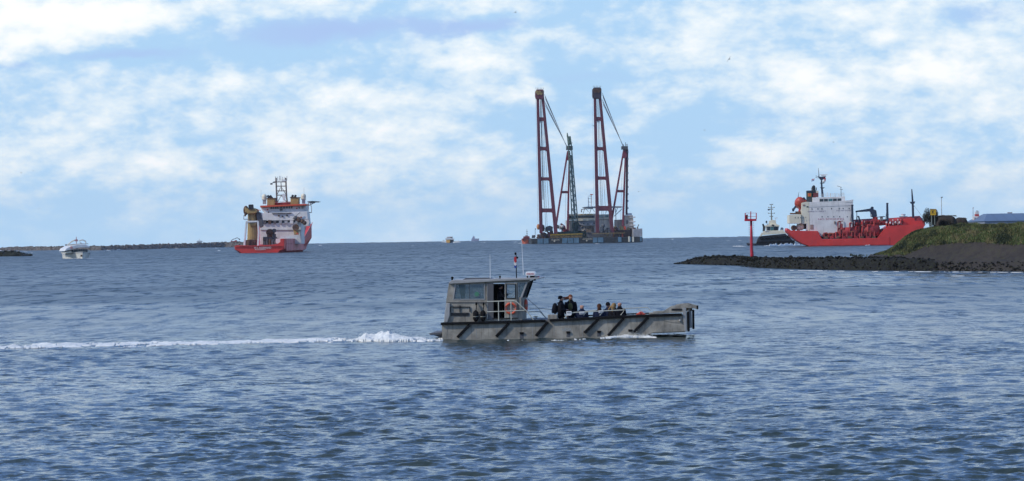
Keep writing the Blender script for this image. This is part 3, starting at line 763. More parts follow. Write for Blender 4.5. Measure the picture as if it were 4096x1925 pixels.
    for q_ in (4, 7):
        a_, e_, w_ = [Vector(t_) for t_ in jv[q_:q_ + 3]]
        a_.z -= .02
        jm.tube([a_ + Vector((0, 0, .035)), a_ + (e_ - a_) * .25, a_ + (e_ - a_) * .8, e_, e_ + (w_ - e_) * .5, w_], [.075, .092, .078, .075, .066, .052], 9)
    jm.build('jacket', CL[top], o, True)
    skin_mesh('trousers', tv, tr, te, CL[legs], o)
    for an, to in shoes: MB().tube([(an[0] - .06, an[1], .05), an, to, (to[0] + .05, to[1], .03)], [.04, .055, .045, .02], 8).build('shoe', RUB, o, True)
    hc = Vector((0.0, 0, b0 + .725 * k))
    if hairlen != 'bald':
        hm = MB().ell((hc.x - .014, 0, hc.z + .002), (.118, .104, .112), 12, 8, z0=-0.45)
        if hairlen == 'long': hm.tube([(-.05, 0, hc.z + .03), (-.09, 0, hc.z - .08), (-.10, 0, hc.z - .2), (-.12, 0, hc.z - .30)], [.07, .085, .075, .04], 10)
        if hairlen == 'blown':
            hm.tube([(-.05, 0, hc.z + .03), (-.09, .0, hc.z - .08), (-.10, 0, hc.z - .16)], [.07, .08, .04], 10)
            for i in range(7):
                a = random.uniform(-.06, .06)
                hm.tube([(-.04, -.05, hc.z + a * .5), (-.05, -.14, hc.z - .03 + a), (-.06, -.24, hc.z - .045 + a * 1.2), (-.06, -.32 - random.random() * .12, hc.z - .03 + a * 1.8)], [.04, .035, .022, .006], 5)
        hm.build('hair', CL[hair], o, True)
    for s in (-1, 1):
        MB().ell((.10, s * .032, b0 + .705 * k), (.012, .014, .009), 8, 5).build('eye', mat('eye_dark', (.02, .02, .02), .3), o, True)
    MB().ell((.105, 0, b0 + .635 * k), (.008, .024, .007), 8, 4).build('mouth', mat('lips', (.25, .08, .07), .6), o, True)
    return t
p1 = person('person standing in dark clothes and cap with a backpack, turned to the woman beside them', 2243, 1184, 1.0, 'stand', -8, 1.74, 'black_cloth', 'black_cloth', 'dark_hair', 'short', 'fold')
p2 = person('person standing with long hair blowing to the left and a black jacket', 2282, 1180, 1.7, 'stand', -75, 1.70, 'black_cloth', 'navy_cloth', 'auburn_hair', 'blown', 'down')
p3 = person('person seated with bald head and navy jacket, alone between the two groups', 2327, 1214, 1.2, 'sit', 80, 1.72, 'navy_cloth', 'black_cloth', 'grey_hair', 'bald', 'lap')
p4 = person('person seated with long reddish brown hair, leftmost of the forward four', 2397, 1215, 1.0, 'sit', 85, 1.68, 'navy_cloth', 'maroon_cloth', 'brown_hair', 'long', 'lap')
p5 = person('person seated wearing dark hair short beside the long haired passenger', 2432, 1208, 2.3, 'sit', 60, 1.72, 'navy_cloth', 'black_cloth', 'dark_hair', 'short', 'lap')
p6 = person('person seated with long blonde hair falling over the left shoulder', 2456, 1212, 1.6, 'sit', 60, 1.66, 'black_cloth', 'black_cloth', 'blonde_hair', 'long', 'lap')
p7 = person('person seated tallest of the group with grey cropped hair, nearest the bow', 2478, 1203, 1.1, 'sit', -80, 1.84, 'black_cloth', 'black_cloth', 'grey_hair', 'bald', 'lap')
p8 = person('person in black standing in the dark wheelhouse doorway', 2000, 1139, 0.75, 'stand', 0, 1.62, 'black_cloth', 'black_cloth', 'dark_hair', 'short', 'up', group=None)
# long strand of the blonde person
MB().tube([(0, .06, 1.22), (-.02, .16, 1.13), (-.04, .24, 1.04), (-.03, .30, .95)], [.05, .05, .04, .02], 8).build('hair', CL['blonde_hair'], p6.o, True)
MB().torus((0, 0, 1.47), .075, .028, 'X', 4, 6).build('collar', mat('pale_collar', (.5, .48, .45), .9), p1.o, True).rotation_euler = (0, 0, 0)
# bags
t = Thing('backpack', 'black backpack worn by the standing person in the cap', 'backpack', 2222, 1233, bD, 0.0)
c = p1.o.location; t.o.location = (c.x - 0.02, c.y, c.z + 0.93)
MB().ell((-0.245, -0.02, .25), (.13, .17, .25), 12, 8).build('bag_body', CL['black_cloth'], t.o, True)
MB().ell((-0.355, -0.02, .16), (.05, .12, .13), 10, 6).build('front_pocket', CL['navy_cloth'], t.o, True)
for s in (-1, 1): MB().tube([(-.16, s * .1, .48), (0, s * .12, .55), (.15, s * .12, .42), (0.05, s * .16, .12)], .016, 6).build('strap', CL['black_cloth'], t.o, True)
t = Thing('shoulder_bag', 'olive green bag hanging on the back of the standing long haired person', 'bag', 2279, 1230, bD, 0.0)
c = p2.o.location; t.o.location = (c.x, c.y, c.z + 0.9)
MB().ell((-0.02, -0.24, .28), (.11, .07, .17), 12, 8).build('bag_body', CL['olive_cloth'], t.o, True)
MB().tube([(-.03, -.2, .42), (-.05, -.10, .56), (.02, .06, .6)], .018, 6).build('strap', CL['olive_cloth'], t.o, True)
# ================================================================== shared ship paints
SHRED = mat('ship_red', (0.60, 0.038, 0.028), 0.5, var=0.12, scale=0.25, streak=0.12)
SHRED_P = mat('skylit_ship_red', (0.72, 0.20, 0.19), 0.55, var=0.15, scale=0.25, streak=0.12)  # hull red made paler and pinker, sky light and haze in the colour
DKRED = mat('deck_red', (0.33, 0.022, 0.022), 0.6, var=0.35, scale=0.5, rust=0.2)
SHW = mat('ship_white', (0.72, 0.69, 0.66), 0.5, var=0.10, scale=0.3, streak=0.22)
SHW2 = mat('ship_cream', (0.74, 0.68, 0.52), 0.5, var=0.10, scale=0.3, streak=0.15)
SHG = mat('ship_grey', (0.34, 0.34, 0.35), 0.6, var=0.2, scale=0.4, streak=0.3)
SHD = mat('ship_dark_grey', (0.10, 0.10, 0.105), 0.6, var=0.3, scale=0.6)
OCH = mat('ochre_paint', (0.38, 0.26, 0.09), 0.6, var=0.2, scale=0.4, streak=0.3)
BLK = mat('black_paint', (0.015, 0.016, 0.02), 0.55, var=0.2)
ORR = mat('orange_red_paint', (0.62, 0.09, 0.035), 0.5, var=0.1)
BRN = mat('rusty_machinery', (0.13, 0.07, 0.04), 0.8, var=0.5, scale=1.0, rust=0.5)
YEL = mat('yellow_paint', (0.65, 0.40, 0.03), 0.6, var=0.15)
NAVY = mat('navy_mast_paint', (0.02, 0.03, 0.06), 0.5)
GREENP = mat('green_crane_paint', (0.14, 0.20, 0.15), 0.6, var=0.3, scale=0.5)
CRRED = mat('crane_red', (0.145, 0.026, 0.038), 0.55, var=0.15, scale=0.15, streak=0.15)
BLG = mat('blue_grey_panel', (0.10, 0.19, 0.26), 0.6, var=0.2, scale=0.4, streak=0.25)
HULLBK = mat('barge_black', (0.03, 0.033, 0.032), 0.7, var=0.4, scale=0.3, rust=0.15)

def windows(t, m, rects, d0, d1, parent=None, name='window'):
    for (x0, y0, x1, y1) in rects: t.part(name, m, ('bx', x0, y0, x1, y1, d0, d1), parent=parent)
def rail_line(t, pts, d, r, step=6, h=4.5, m=None, parent=None, name='railing'):
    """handrail with stanchions along a line of photo points"""
    mb = MB()
    t.tb(mb, [(x, y - h, d) for x, y in pts], r, 4); t.tb(mb, [(x, y - h / 2, d) for x, y in pts], r * .8, 4)
    for (x0, y0), (x1, y1) in zip(pts[:-1], pts[1:]):
        n = max(1, int(abs(x1 - x0) / step))
        for i in range(n + 1):
            x = x0 + (x1 - x0) * i / n; y = y0 + (y1 - y0) * i / n
            t.tb(mb, [(x, y, d), (x, y - h, d)], r, 4)
    return mb.build(name, m or WHITE, parent or t.o)

# ================================================================== red gas tanker on the right
D = water_dist(3300, 985)
tk = Thing('gas_tanker', 'red gas tanker with white NO SMOKING deckhouse, bow hidden behind the grassy dyke', 'ship', 3230, 985, D, R(-3))
B = 19.0
hullp = [(3147, 912), (3150, 924), (3158, 940), (3180, 962), (3205, 978), (3235, 990), (3640, 986), (3665, 930), (3672, 905), (3600, 903), (3560, 904), (3540, 918), (3511, 953), (3288, 957), (3272, 924), (3160, 925)]
tk.part('hull', SHRED, ('pr', [(3147, 922), (3153, 932), (3168, 948), (3188, 963), (3210, 976), (3235, 984), (3235, 990), (3560, 990), (3560, 950), (3510, 953), (3288, 957), (3272, 924.5)], 0, B), bevel=0.15)
tk.part('bow', SHRED, ('pr', [(3510, 953), (3524, 932), (3540, 916), (3557, 904), (3700, 896), (3690, 925), (3660, 986), (3561, 990), (3561, 950)], 0.02, B - 0.02))
tk.part('cream_stripe', mat('cream_stripe', (0.6, 0.45, 0.32), 0.6), ('pr', [(3580, 912), (3650, 908), (3650, 913), (3590, 918)], 0.1, 0.19))
tk.part('boot_topping', DKRED, ('pr', [(3242, 982), (3560, 978), (3560, 990), (3242, 990)], -0.06, -0.004))
tk.part('stern_bulwark', SHRED, ('pr', [(3147, 922), (3150, 913), (3162, 921), (3165, 923)], 0.1, B - 0.1))
# recessed midships: inner bulkhead, tanks and pipes
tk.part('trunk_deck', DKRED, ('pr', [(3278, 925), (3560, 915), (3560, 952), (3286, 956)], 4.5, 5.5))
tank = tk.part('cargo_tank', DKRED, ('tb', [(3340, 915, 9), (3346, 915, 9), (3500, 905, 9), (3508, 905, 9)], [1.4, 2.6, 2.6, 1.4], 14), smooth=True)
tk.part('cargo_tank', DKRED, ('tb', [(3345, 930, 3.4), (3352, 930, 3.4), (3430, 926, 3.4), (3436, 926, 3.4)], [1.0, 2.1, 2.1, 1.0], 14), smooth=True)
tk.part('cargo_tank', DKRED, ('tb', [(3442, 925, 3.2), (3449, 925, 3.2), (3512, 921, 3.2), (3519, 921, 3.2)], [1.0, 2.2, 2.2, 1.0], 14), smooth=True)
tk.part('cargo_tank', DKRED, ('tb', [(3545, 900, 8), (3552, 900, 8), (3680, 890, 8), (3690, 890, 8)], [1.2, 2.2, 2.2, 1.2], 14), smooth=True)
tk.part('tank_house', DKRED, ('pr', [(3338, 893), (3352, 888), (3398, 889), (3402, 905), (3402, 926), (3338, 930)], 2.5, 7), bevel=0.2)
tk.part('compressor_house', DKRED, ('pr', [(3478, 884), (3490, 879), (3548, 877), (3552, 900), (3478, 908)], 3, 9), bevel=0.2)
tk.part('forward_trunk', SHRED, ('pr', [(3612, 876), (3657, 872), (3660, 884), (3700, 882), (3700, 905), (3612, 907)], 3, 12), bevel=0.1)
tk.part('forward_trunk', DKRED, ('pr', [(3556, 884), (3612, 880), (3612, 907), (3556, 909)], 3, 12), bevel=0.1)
for i in range(14):
    x = 3300 + i * 15 + random.uniform(-4, 4)
    tk.part('deck_pipe', DKRED, ('tb', [(x, 952, 1.2), (x, 936 - random.uniform(0, 8), 1.2), (x + random.uniform(6, 14), 934, 2.0)], random.uniform(.18, .4), 6))
for i in range(9):
    x0 = 3296 + i * 24
    tk.part('manifold', DKRED if i % 2 else BRN, ('pr', [(x0, 946), (x0 + 14, 945), (x0 + 16, 954), (x0, 955)], 0.6, 2.2), bevel=0.1)
tk.part('pipe_run', DKRED, ('tb', [(3290, 940, 1.8), (3510, 932, 1.8)], 0.25), ('tb', [(3290, 946, 1.5), (3510, 940, 1.5)], 0.22), ('tb', [(3400, 897, 3), (3612, 886, 3)], 0.3), ('tb', [(3405, 903, 2.6), (3608, 892, 2.6)], 0.2))
for (x0, y0, w) in ((3304, 934, 32), (3400, 926, 14), (3473, 924, 10)):
    tk.part('walkway_light', mat('rust_orange', (0.55, 0.17, 0.06), 0.7), ('bx', x0, y0, x0 + w, y0 + 1.6, 1.0, 1.3))
for x, y0, y1 in ((3418, 885, 905), (3448, 882, 903), (3459, 884, 902), (3572, 878, 900), (3592, 876, 899), (3604, 877, 898)):
    tk.part('vent_post', SHW, ('post', x, y0, y1, 2.4, 0.16))
rail_line(tk, [(3404, 902), (3480, 897), (3556, 892), (3612, 889)], 2.2, 0.05, 7, 7, DKRED)
for i in range(46):
    x = random.uniform(3330, 3605); yb = 948 - (x - 3290) * .05 if x < 3505 else 905; yt = random.uniform(884, 915) - (x - 3330) * .02; w = random.uniform(1.5, 7); d_ = random.uniform(1.0, 2.6)
    if i % 3: tk.part('deck_pipe', DKRED if i % 4 else mat('bright_pipe_red', (.5, .05, .04), .6), ('tb', [(x, yb - 12, d_), (x, yt, d_), (x + w * 1.6, yt - 1, d_ + .5)], random.uniform(.12, .3), 6))
    else: tk.part('valve_box', random.choice([DKRED, SHRED, BRN]), ('bx', x, yt, x + w, yt + random.uniform(6, 16), d_, d_ + 1.2), bevel=.08)
# deckhouse
dh = tk.part('deckhouse', SHW, ('pr', [(3237, 809.5), (3412, 802), (3408, 950), (3300, 950), (3239, 932)], 2.0, B - 2), bevel=0.08)
tk.part('deckhouse_ledge', SHW, ('pr', [(3236, 829), (3240, 818), (3405, 814), (3409, 817), (3409, 822)], 1.9, 1.99), parent=dh)
aft = tk.part('aft_deckhouse', SHW2, ('pr', [(3206, 812), (3222, 808), (3236, 808), (3238, 930), (3232, 930), (3231, 895), (3206, 895)], 2.05, B - 2.1), bevel=0.08)
tk.part('boat_deck_house', SHW2, ('pr', [(3157, 860), (3205, 858), (3205, 894), (3157, 894)], 1.5, B - 1.5), bevel=0.08)
tk.part('deck_pillar', SHW, ('bx', 3158, 894, 3160, 922, 1.6, 1.9))
tk.part('deck_pillar', SHW, ('bx', 3226, 895, 3231, 921, 2.06, 2.9))
tk.part('recess_shade', SHD, ('bx', 3188, 896, 3226, 917, 6, 7), label='dark panel for the shade under the boat deck')  # dark grey block painted as the shade beneath the boat deck
tk.part('winch', BRN, ('bx', 3172, 904, 3180, 921, 3, 5), ('drum', 3176, 912, 2.5, 5.5, .9))
tk.part('winch', SHW2, ('ball', 3194, 911, 4, .9, 1.1), ('ball', 3206, 908, 4, .9, 1.1))
tk.part('recess_locker', mat('brown_locker', (0.3, 0.2, 0.17), .7), ('bx', 3241, 899, 3254, 918, 1.9, 1.99))
windows(tk, DGLASS, [(x * .2808 + 3079, 619 * .2808 + 660 - (x - 597) * .004, x * .2808 + 3082, 637 * .2808 + 660 - (x - 597) * .004) for x in (597, 680, 737, 875, 985, 1040, 1125)], 1.93, 1.995, dh, 'porthole')
windows(tk, DGLASS, [(x * .2808 + 3079, 730 * .2808 + 660, x * .2808 + 3082, 746 * .2808 + 660) for x in (740, 823, 906, 990, 1100)], 1.93, 1.995, dh, 'porthole')
windows(tk, DGLASS, [(3079 + x * .2808, 868, 3081 + x * .2808, 874) for x in (360, 400, 437, 474, 510)], 1.43, 1.495, None, 'porthole')
tk.part('porthole', DGLASS, ('bx', 3226, 825, 3234, 830, 1.98, 2.045), parent=aft)
LET = mat('purple_grey_lettering', (0.22, 0.17, 0.24), 0.7); LETR = mat('faded_red_lettering', (0.42, 0.10, 0.16), 0.7)
text('SAFETY FIRST', 0.62, LET, tk.o, tk.p(3267, 846.5, 1.97), 'lettering', width=6.0)
text('NO MATCHES', 0.5, LET, tk.o, tk.p(3376, 843, 1.97), 'lettering', width=5.0)
text('NO SMOKING', 0.75, LETR, tk.o, tk.p(3324, 877, 1.97), 'lettering', width=8.4)
# wheelhouse
wh = tk.part('wheelhouse', SHW, ('pr', [(3250, 790.5), (3380, 786), (3381, 803), (3251, 809)], 3.0, B - 3), bevel=0.06)
for i in range(5):
    x = 3278.5 + i * 17.9
    tk.part('window', DGLASS if i != 2 else glass('teal_glass', (0.05, 0.14, 0.15)), ('pr', [(x, 796.5 - i * .5), (x + 14.8, 796 - i * .5), (x + 14.8, 807 - i * .55), (x, 807.5 - i * .55)], 2.9, 2.99), parent=wh)
tk.part('bridge_wing', SHW, ('pr', [(3381, 803), (3412, 799), (3413, 810), (3381, 811)], 1.9, 4), bevel=0.05)
tk.part('wing_light', ORR, ('bx', 3408, 799, 3413, 803, 2.1, 2.6))
rail_line(tk, [(3274, 788), (3300, 787), (3340, 786), (3378, 785)], 3.0, 0.05, 5, 11, WHITE)
for x in (3309, 3322, 3340, 3356, 3372): tk.part('roof_instrument', SHW, ('post', x, 770 + (x % 3) * 3, 787, 4.0, 0.12))
# funnel
fn = tk.part('funnel', mat('funnel_green', (0.03, 0.045, 0.05), 0.6), ('pr', [(3227, 763), (3249, 762), (3249, 808), (3228, 809)], 5, 9.5), ('pr', [(3249.5, 762), (3263, 761), (3264, 790), (3249.5, 791)], 6, 9.5), bevel=0.06)
tk.part('funnel_band', NAVY, ('bx', 3227, 764, 3248, 770, 4.9, 4.99), parent=fn)
tk.part('funnel_badge', YEL, ('bx', 3231, 773.5, 3245, 786.5, 4.86, 4.98), parent=fn)
tk.part('badge_disc', ORR, ('drum', 3238, 779.5, 4.78, 4.85, 0.5), parent=fn)
tk.part('vent_casing', mat('maroon_casing', (0.16, 0.03, 0.03), .6), ('bx', 3253, 772, 3274, 789, 5.0, 5.95), bevel=0.05)
tk.part('vent_casing', SHW2, ('bx', 3264.5, 763, 3274, 772, 6, 8))
tk.part('exhaust_pipe', BLK, ('tb', [(3255, 763, 7), (3254, 748, 7), (3257, 742, 7)], [0.55, 0.6, 0.25], 10))
tk.part('exhaust_pipe', SHG, ('post', 3246, 752, 763, 7, .15), ('post', 3265, 750, 762, 7, .2))
# main mast
mm = tk.part('main_mast', NAVY, ('tb', [(3291, 788, 6), (3287, 750, 6), (3286, 722, 6)], [0.42, 0.33, 0.25], 8), ('tb', [(3276, 710, 6), (3275, 690, 6), (3273, 672, 6)], [.16, .1, .05], 6),
             ('pr', [(3273, 708), (3304, 706), (3300, 713), (3288, 722), (3282, 720)], 5.4, 6.6))
tk.part('mast_platform', NAVY, ('bx', 3281, 731, 3297, 734, 5, 7), ('bx', 3281, 750, 3298, 752, 5.4, 6.6), ('tb', [(3289, 756, 6), (3298, 750, 6)], .1), parent=mm)
tk.part('yard', NAVY, ('tb', [(3262, 704, 6), (3290, 711, 6)], .08), ('tb', [(3262, 710, 6), (3275, 713, 6)], .06), parent=mm)
tk.part('radar', WHITE, ('bx', 3279, 698, 3310, 700, 5.8, 6.1), ('bx', 3286, 699.5, 3304, 706, 5.7, 6.3), parent=mm)
tk.part('masthead_lamp', WHITE, ('ball', 3296, 726, 5.3, .5, .4), parent=mm)
tk.part('mast_light', mat('maroon_casing', (0, 0, 0)), ('bx', 3293, 711, 3299, 717, 5.0, 5.3), parent=mm)
tk.part('signal_mast', NAVY, ('post', 3364.5, 750, 787, 5, .12, .08), ('tb', [(3349, 744, 5), (3366, 750, 5)], .07), ('tb', [(3359, 757, 5), (3372, 759, 5)], .06))
fl = tk.part('flag', FR, ('pr', [(3247, 717), (3259, 715), (3258, 718), (3246, 720)], 5, 5.06))
tk.part('white_band', WHITE, ('pr', [(3246, 720), (3258, 718), (3257, 721), (3246, 723)], 5, 5.06), parent=fl)
tk.part('blue_band', FBl, ('pr', [(3246, 723), (3257, 721), (3257, 724), (3245, 726)], 5, 5.06), parent=fl)
fl = tk.part('flag', FR, ('pr', [(3294, 713), (3303, 712), (3303, 724), (3297, 722)], 4.6, 4.66), label='red flag flying from the mast platform')
tk.part('white_mark', WHITE, ('bx', 3297, 717, 3300, 719, 4.55, 4.59), parent=fl)
# lifeboat on its slipway
lbm = MB()
base = Vector(tk.p(3199, 812, 6.5))
rings = []
for i in range(9):
    t_ = i / 8; rad = 1.75 * math.sqrt(max(0.02, 1 - abs(2 * t_ - 1) ** 3)) if i not in (0, 8) else 0.5
    rings.append([(base.x + rad * math.cos(2 * math.pi * k / 14), base.y - 3.2 + 6.4 * t_, base.z + 0.6 - 1.2 * t_ + rad * 1.05 * math.sin(2 * math.pi * k / 14)) for k in range(14)])
lbm.loft(rings)
lbo = lbm.build('lifeboat', mat('lifeboat_orange', (0.50, 0.07, 0.045), 0.45, var=0.1, scale=0.4), tk.o, True)
tk.part('lifeboat_canopy', ORR, ('pr', [(3205, 800), (3225, 800), (3226, 810), (3207, 810)], 5, 8), bevel=.2, parent=lbo)
tk.part('antenna', BLK, ('tb', [(3192, 797, 6), (3193, 785, 6), (3196, 768, 6)], [.25, .1, .04]), parent=lbo)
tk.part('launch_davit', NAVY, ('tb', [(3183, 826, 5.5), (3174, 838, 5.5), (3172, 846, 5.5)], .35), ('bx', 3169, 834, 3177, 846, 5.2, 6.2))
tk.part('launch_davit', REDP, ('tb', [(3204, 826, 5.5), (3196, 845, 5.5), (3194, 858, 5.5)], .3), ('tb', [(3196, 834, 5), (3200, 850, 5), (3206, 857, 5)], .22))
tk.part('davit_frame', BRN, ('bx', 3160, 852, 3205, 858, 3, 4), ('bx', 3182, 846, 3203, 852, 4, 6))
tk.part('davit_arm', NAVY, ('tb', [(3214, 790, 6), (3221, 800, 6), (3229, 808, 6)], .28))
tk.part('life_ring_locker', mat('brown_locker', (0, 0, 0)), ('bx', 3211, 818, 3220, 824, 1.9, 2.04))
# posts, derrick and crane on deck
def mastpost(x, yt, yb, d, r, head=True):
    m_ = tk.part('king_post', NAVY, ('post', x, yt, yb, d, r, r * .8, 10))
    if head: tk.part('post_head', NAVY, ('bx', x - 4.5, yt, x + 4, yt + 5, d - .4, d + .4), parent=m_)
    tk.part('stay', NAVY, ('tb', [(x - 1, yt + 12, d), (x - 9, yb - 2, d)], .07), ('tb', [(x + 2, yt + 20, d), (x + 4, yt + 50, d)], .06), parent=m_)
    for i in range(5): tk.part('ladder_rung', NAVY, ('bx', x - 3.5, yt + 14 + i * 9, x - .5, yt + 15.5 + i * 9, d - .3, d - .1), parent=m_)
mastpost(3410, 819, 888, 1.5, 0.42)
mastpost(3550, 812, 888, 3.0, 0.42)
fm = tk.part('foremast', NAVY, ('tb', [(3653, 876, 6), (3650, 800, 6), (3647, 757, 6)], [.42, .33, .18], 8))
tk.part('crows_nest', NAVY, ('pr', [(3641, 808), (3661, 806), (3658, 815), (3646, 816)], 5, 7), ('bx', 3648, 824, 3659, 826, 5.5, 6.5), ('tb', [(3640, 807, 6), (3645, 815, 6)], .1), parent=fm)
tk.part('stay', NAVY, ('tb', [(3650, 815, 6), (3690, 868, 6)], .03), ('tb', [(3648, 780, 6), (3653, 800, 5.6), (3656, 840, 5.8)], .05), parent=fm)
cr = tk.part('deck_crane', NAVY, ('pr', [(3484, 830), (3496, 838), (3505, 842), (3509, 866), (3497, 870), (3484, 868), (3482, 850), (3476, 843)], 3.2, 4.6), bevel=.1)
tk.part('crane_jib', NAVY, ('pr', [(3422, 845), (3426, 843), (3484, 834), (3492, 840), (3490, 846), (3426, 849), (3423, 850)], 3.5, 4.3), parent=cr)
tk.part('sheave', NAVY, ('drum', 3489, 833, 3.3, 4.5, 0.5), parent=cr)
tk.part('crane_cab', SHG, ('bx', 3482, 857, 3488, 867, 2.5, 3.19), parent=cr)
tk.part('hoist_wire', NAVY, ('tb', [(3427, 849, 3.9), (3427.5, 866, 3.9)], .12), parent=cr)
tk.part('crane_pedestal', SHRED, ('post', 3501, 868, 886, 3.9, 0.85, 0.85, 12), parent=cr)
tk.part('boom_rest', NAVY, ('bx', 3427, 864, 3436, 867, 3.5, 4.3), ('tb', [(3428, 866, 3.6), (3426, 895, 3.6)], .2), ('tb', [(3433, 866, 3.6), (3440, 893, 3.6)], .15), ('tb', [(3436, 866, 4.2), (3442, 893, 4.2)], .15))
for x0, x1, y, sy in ((3342, 3386, 874, 886), (3511, 3541, 866, 884)):
    sh = tk.part('mushroom_platform', NAVY, ('pr', [(x0, y + 3), (x0 + 10, y), (x1 - 6, y - 1), (x1, y), (x1, y + 2), (x0 + 6, y + 4)], 2.2, 5), bevel=.05)
    tk.part('platform_stem', SHW2, ('bx', (x0 + x1) / 2 - 5, y + 3, (x0 + x1) / 2 + 6, sy, 3, 4), parent=sh)
for x in (3546, 3561, 3582, 3598): tk.part('deck_light', SHW, ('ball', x, 893 - (x % 4), 2.2, .3, .45))

# ================================================================== tug alongside
D = water_dist(3100, 984) * 1.06
tg = Thing('tugboat', 'black harbour tug with cream bulwark and tall mast, partly behind the red tanker stern', 'tug', 3100, 984, D, R(-4))
tg.part('hull', BLK, ('pr', [(3038, 945), (3142, 935), (3160, 950), (3182, 975), (3182, 987), (3018, 987), (3025, 972), (3030, 958)], 0, 9), bevel=.2)
tg.part('tyre_fender', RUB, ('pr', [(3029, 967), (3178, 962), (3180, 970), (3026, 976)], -0.25, -0.01), bevel=.08)
for i in range(11): tg.part('tyre', RUB, ('ring', 3046 + i * 12, 954 - i * .7, -0.3, 0.42, 0.16), smooth=True)
tg.part('bulwark', SHW2, ('pr', [(3031, 962), (3040, 943), (3045, 931), (3150, 926), (3146, 934), (3050, 941), (3040, 950), (3036, 964)], 0.05, 1.0), bevel=.05)
tg.part('bulwark', SHW2, ('pr', [(3042, 944), (3045, 931), (3150, 926), (3146, 934), (3050, 941)], 8, 8.95), bevel=.05)
tg.part('deck_house', SHW2, ('pr', [(3052, 929), (3056, 924), (3134, 921), (3138, 932), (3052, 937)], 2, 7), bevel=.1)
whs = tg.part('wheelhouse', mat('wheelhouse_cream', (0.5, 0.50, 0.44), .5, streak=.2), ('pr', [(3060, 904), (3066, 901), (3112, 900), (3117, 905), (3113, 926), (3066, 927)], 2.5, 6.5), bevel=.1)
windows(tg, DGLASS, [(3068, 908, 3081, 922), (3095, 906, 3112, 924)], 2.4, 2.48, whs)
windows(tg, MATS['teal_glass'], [(3083, 907, 3094, 923)], 2.4, 2.48, whs)
tg.part('roof_edge', SHW2, ('pr', [(3058, 903), (3070, 899), (3110, 898), (3119, 903), (3117, 906), (3060, 907)], 2.2, 6.8), bevel=.05, parent=whs)
tg.part('upper_bridge', SHW2, ('pr', [(3074, 899), (3076, 884), (3088, 880), (3103, 882), (3106, 899)], 3.2, 5.8), bevel=.1)
tg.part('searchlight', BLK, ('ball', 3066, 888, 3, .35, .45), ('tb', [(3066, 890, 3), (3070, 899, 3)], .1))
tg.part('searchlight', BLK, ('ball', 3091, 901, 2, .5, .3))
tg.part('flag', NAVY, ('pr', [(3070, 837), (3078, 836), (3080, 841), (3072, 843)], 4, 4.06))
ms = tg.part('mast', mat('mast_olive', (0.2, 0.19, 0.15), .6), ('tb', [(3086.5, 882, 4), (3085.5, 850, 4), (3085, 816, 4)], [.3, .2, .12], 8))
for y, w in ((819, 5), (831, 11), (838, 5), (854, 12), (867, 5)): tg.part('crosstree', MATS['mast_olive'], ('bx', 3085.5 - w, y - .8, 3085.5 + w, y + .8, 3.8, 4.2), ('ball', 3085.5 + w, y - 1, 4, .2, .2), ('ball', 3085.5 - w, y - 1, 4, .2, .2), parent=ms)
tg.part('radar', WHITE, ('bx', 3098, 871, 3112, 873.2, 3.9, 4.2), ('bx', 3101, 873, 3104, 884, 3.95, 4.15))
tg.part('funnel', BLK, ('tb', [(3055, 926, 4), (3056, 910, 4), (3053, 901, 4), (3051, 896, 4)], [.5, .45, .35, .3], 10))
tg.part('deck_gear', SHG, ('bx', 3122, 917, 3134, 926, 3, 5), ('ball', 3128, 916, 4, .6, .6), ('bx', 3062, 924, 3075, 930, 1.5, 2.5))
t = Thing('dinghy', 'small dark low boat just ahead of the black tug beside the red beacon', 'boat', 3005, 983, D * .985)
t.part('hull', BLK, ('pr', [(2987, 974), (2996, 972), (3024, 975), (3030, 984), (2994, 985)], 0, 2.4), bevel=.12)
t.part('gunwale', GREYD, ('pr', [(2986, 973), (2996, 971), (3024, 974), (3024, 976), (2987, 975.5)], -.08, -.01))

# ================================================================== offshore vessel on the left, seen from her port quarter
D = water_dist(1040, 1012)
ov = Thing('offshore_vessel', 'red and white offshore ship with lattice mast, twin ochre funnels and helideck', 'ship', 1038, 1011, D, R(-2.2))
# hull lofted over its whole length in ship metres (x across, y forward)
mb = MB()
def hring(y, wb_, wt, zt, zb=-2.5, skew=0.0):
    return [(-wt, y, zt), (-wt * .995, y, zt * .5), (-wb_, y, .8), (-wb_ * .6, y, zb), (wb_ * .6, y, zb), (wb_, y, .8), (wt * .995, y, zt * .5), (wt, y, zt)]
zt0 = ov.p(1130, 981, 0)[2]; xs_b = lambda l, px: ov.p(px, 985, l)[0]; zs_ = lambda l, py: ov.p(1200, py, l)[2]
HB = xs_b(0, 1137)
st = [(0, HB * .82, HB, zt0), (3, HB * .96, HB, zt0), (25, HB, HB, zt0), (50, xs_b(50, 1194), xs_b(50, 1196), zt0 + .3), (60, xs_b(60, 1208), xs_b(60, 1214), zs_(60, 950)), (70, xs_b(70, 1216), xs_b(70, 1232), zs_(70, 925)),
      (78, xs_b(78, 1219), xs_b(78, 1248), zs_(78, 898)), (84, 2.5, 8.2, zs_(84, 894)), (91, .4, 1.2, zs_(91, 893))]
mb.loft([hring(*s_) for s_ in st]); mb.build('hull', SHRED, ov.o, bevel=0.0)
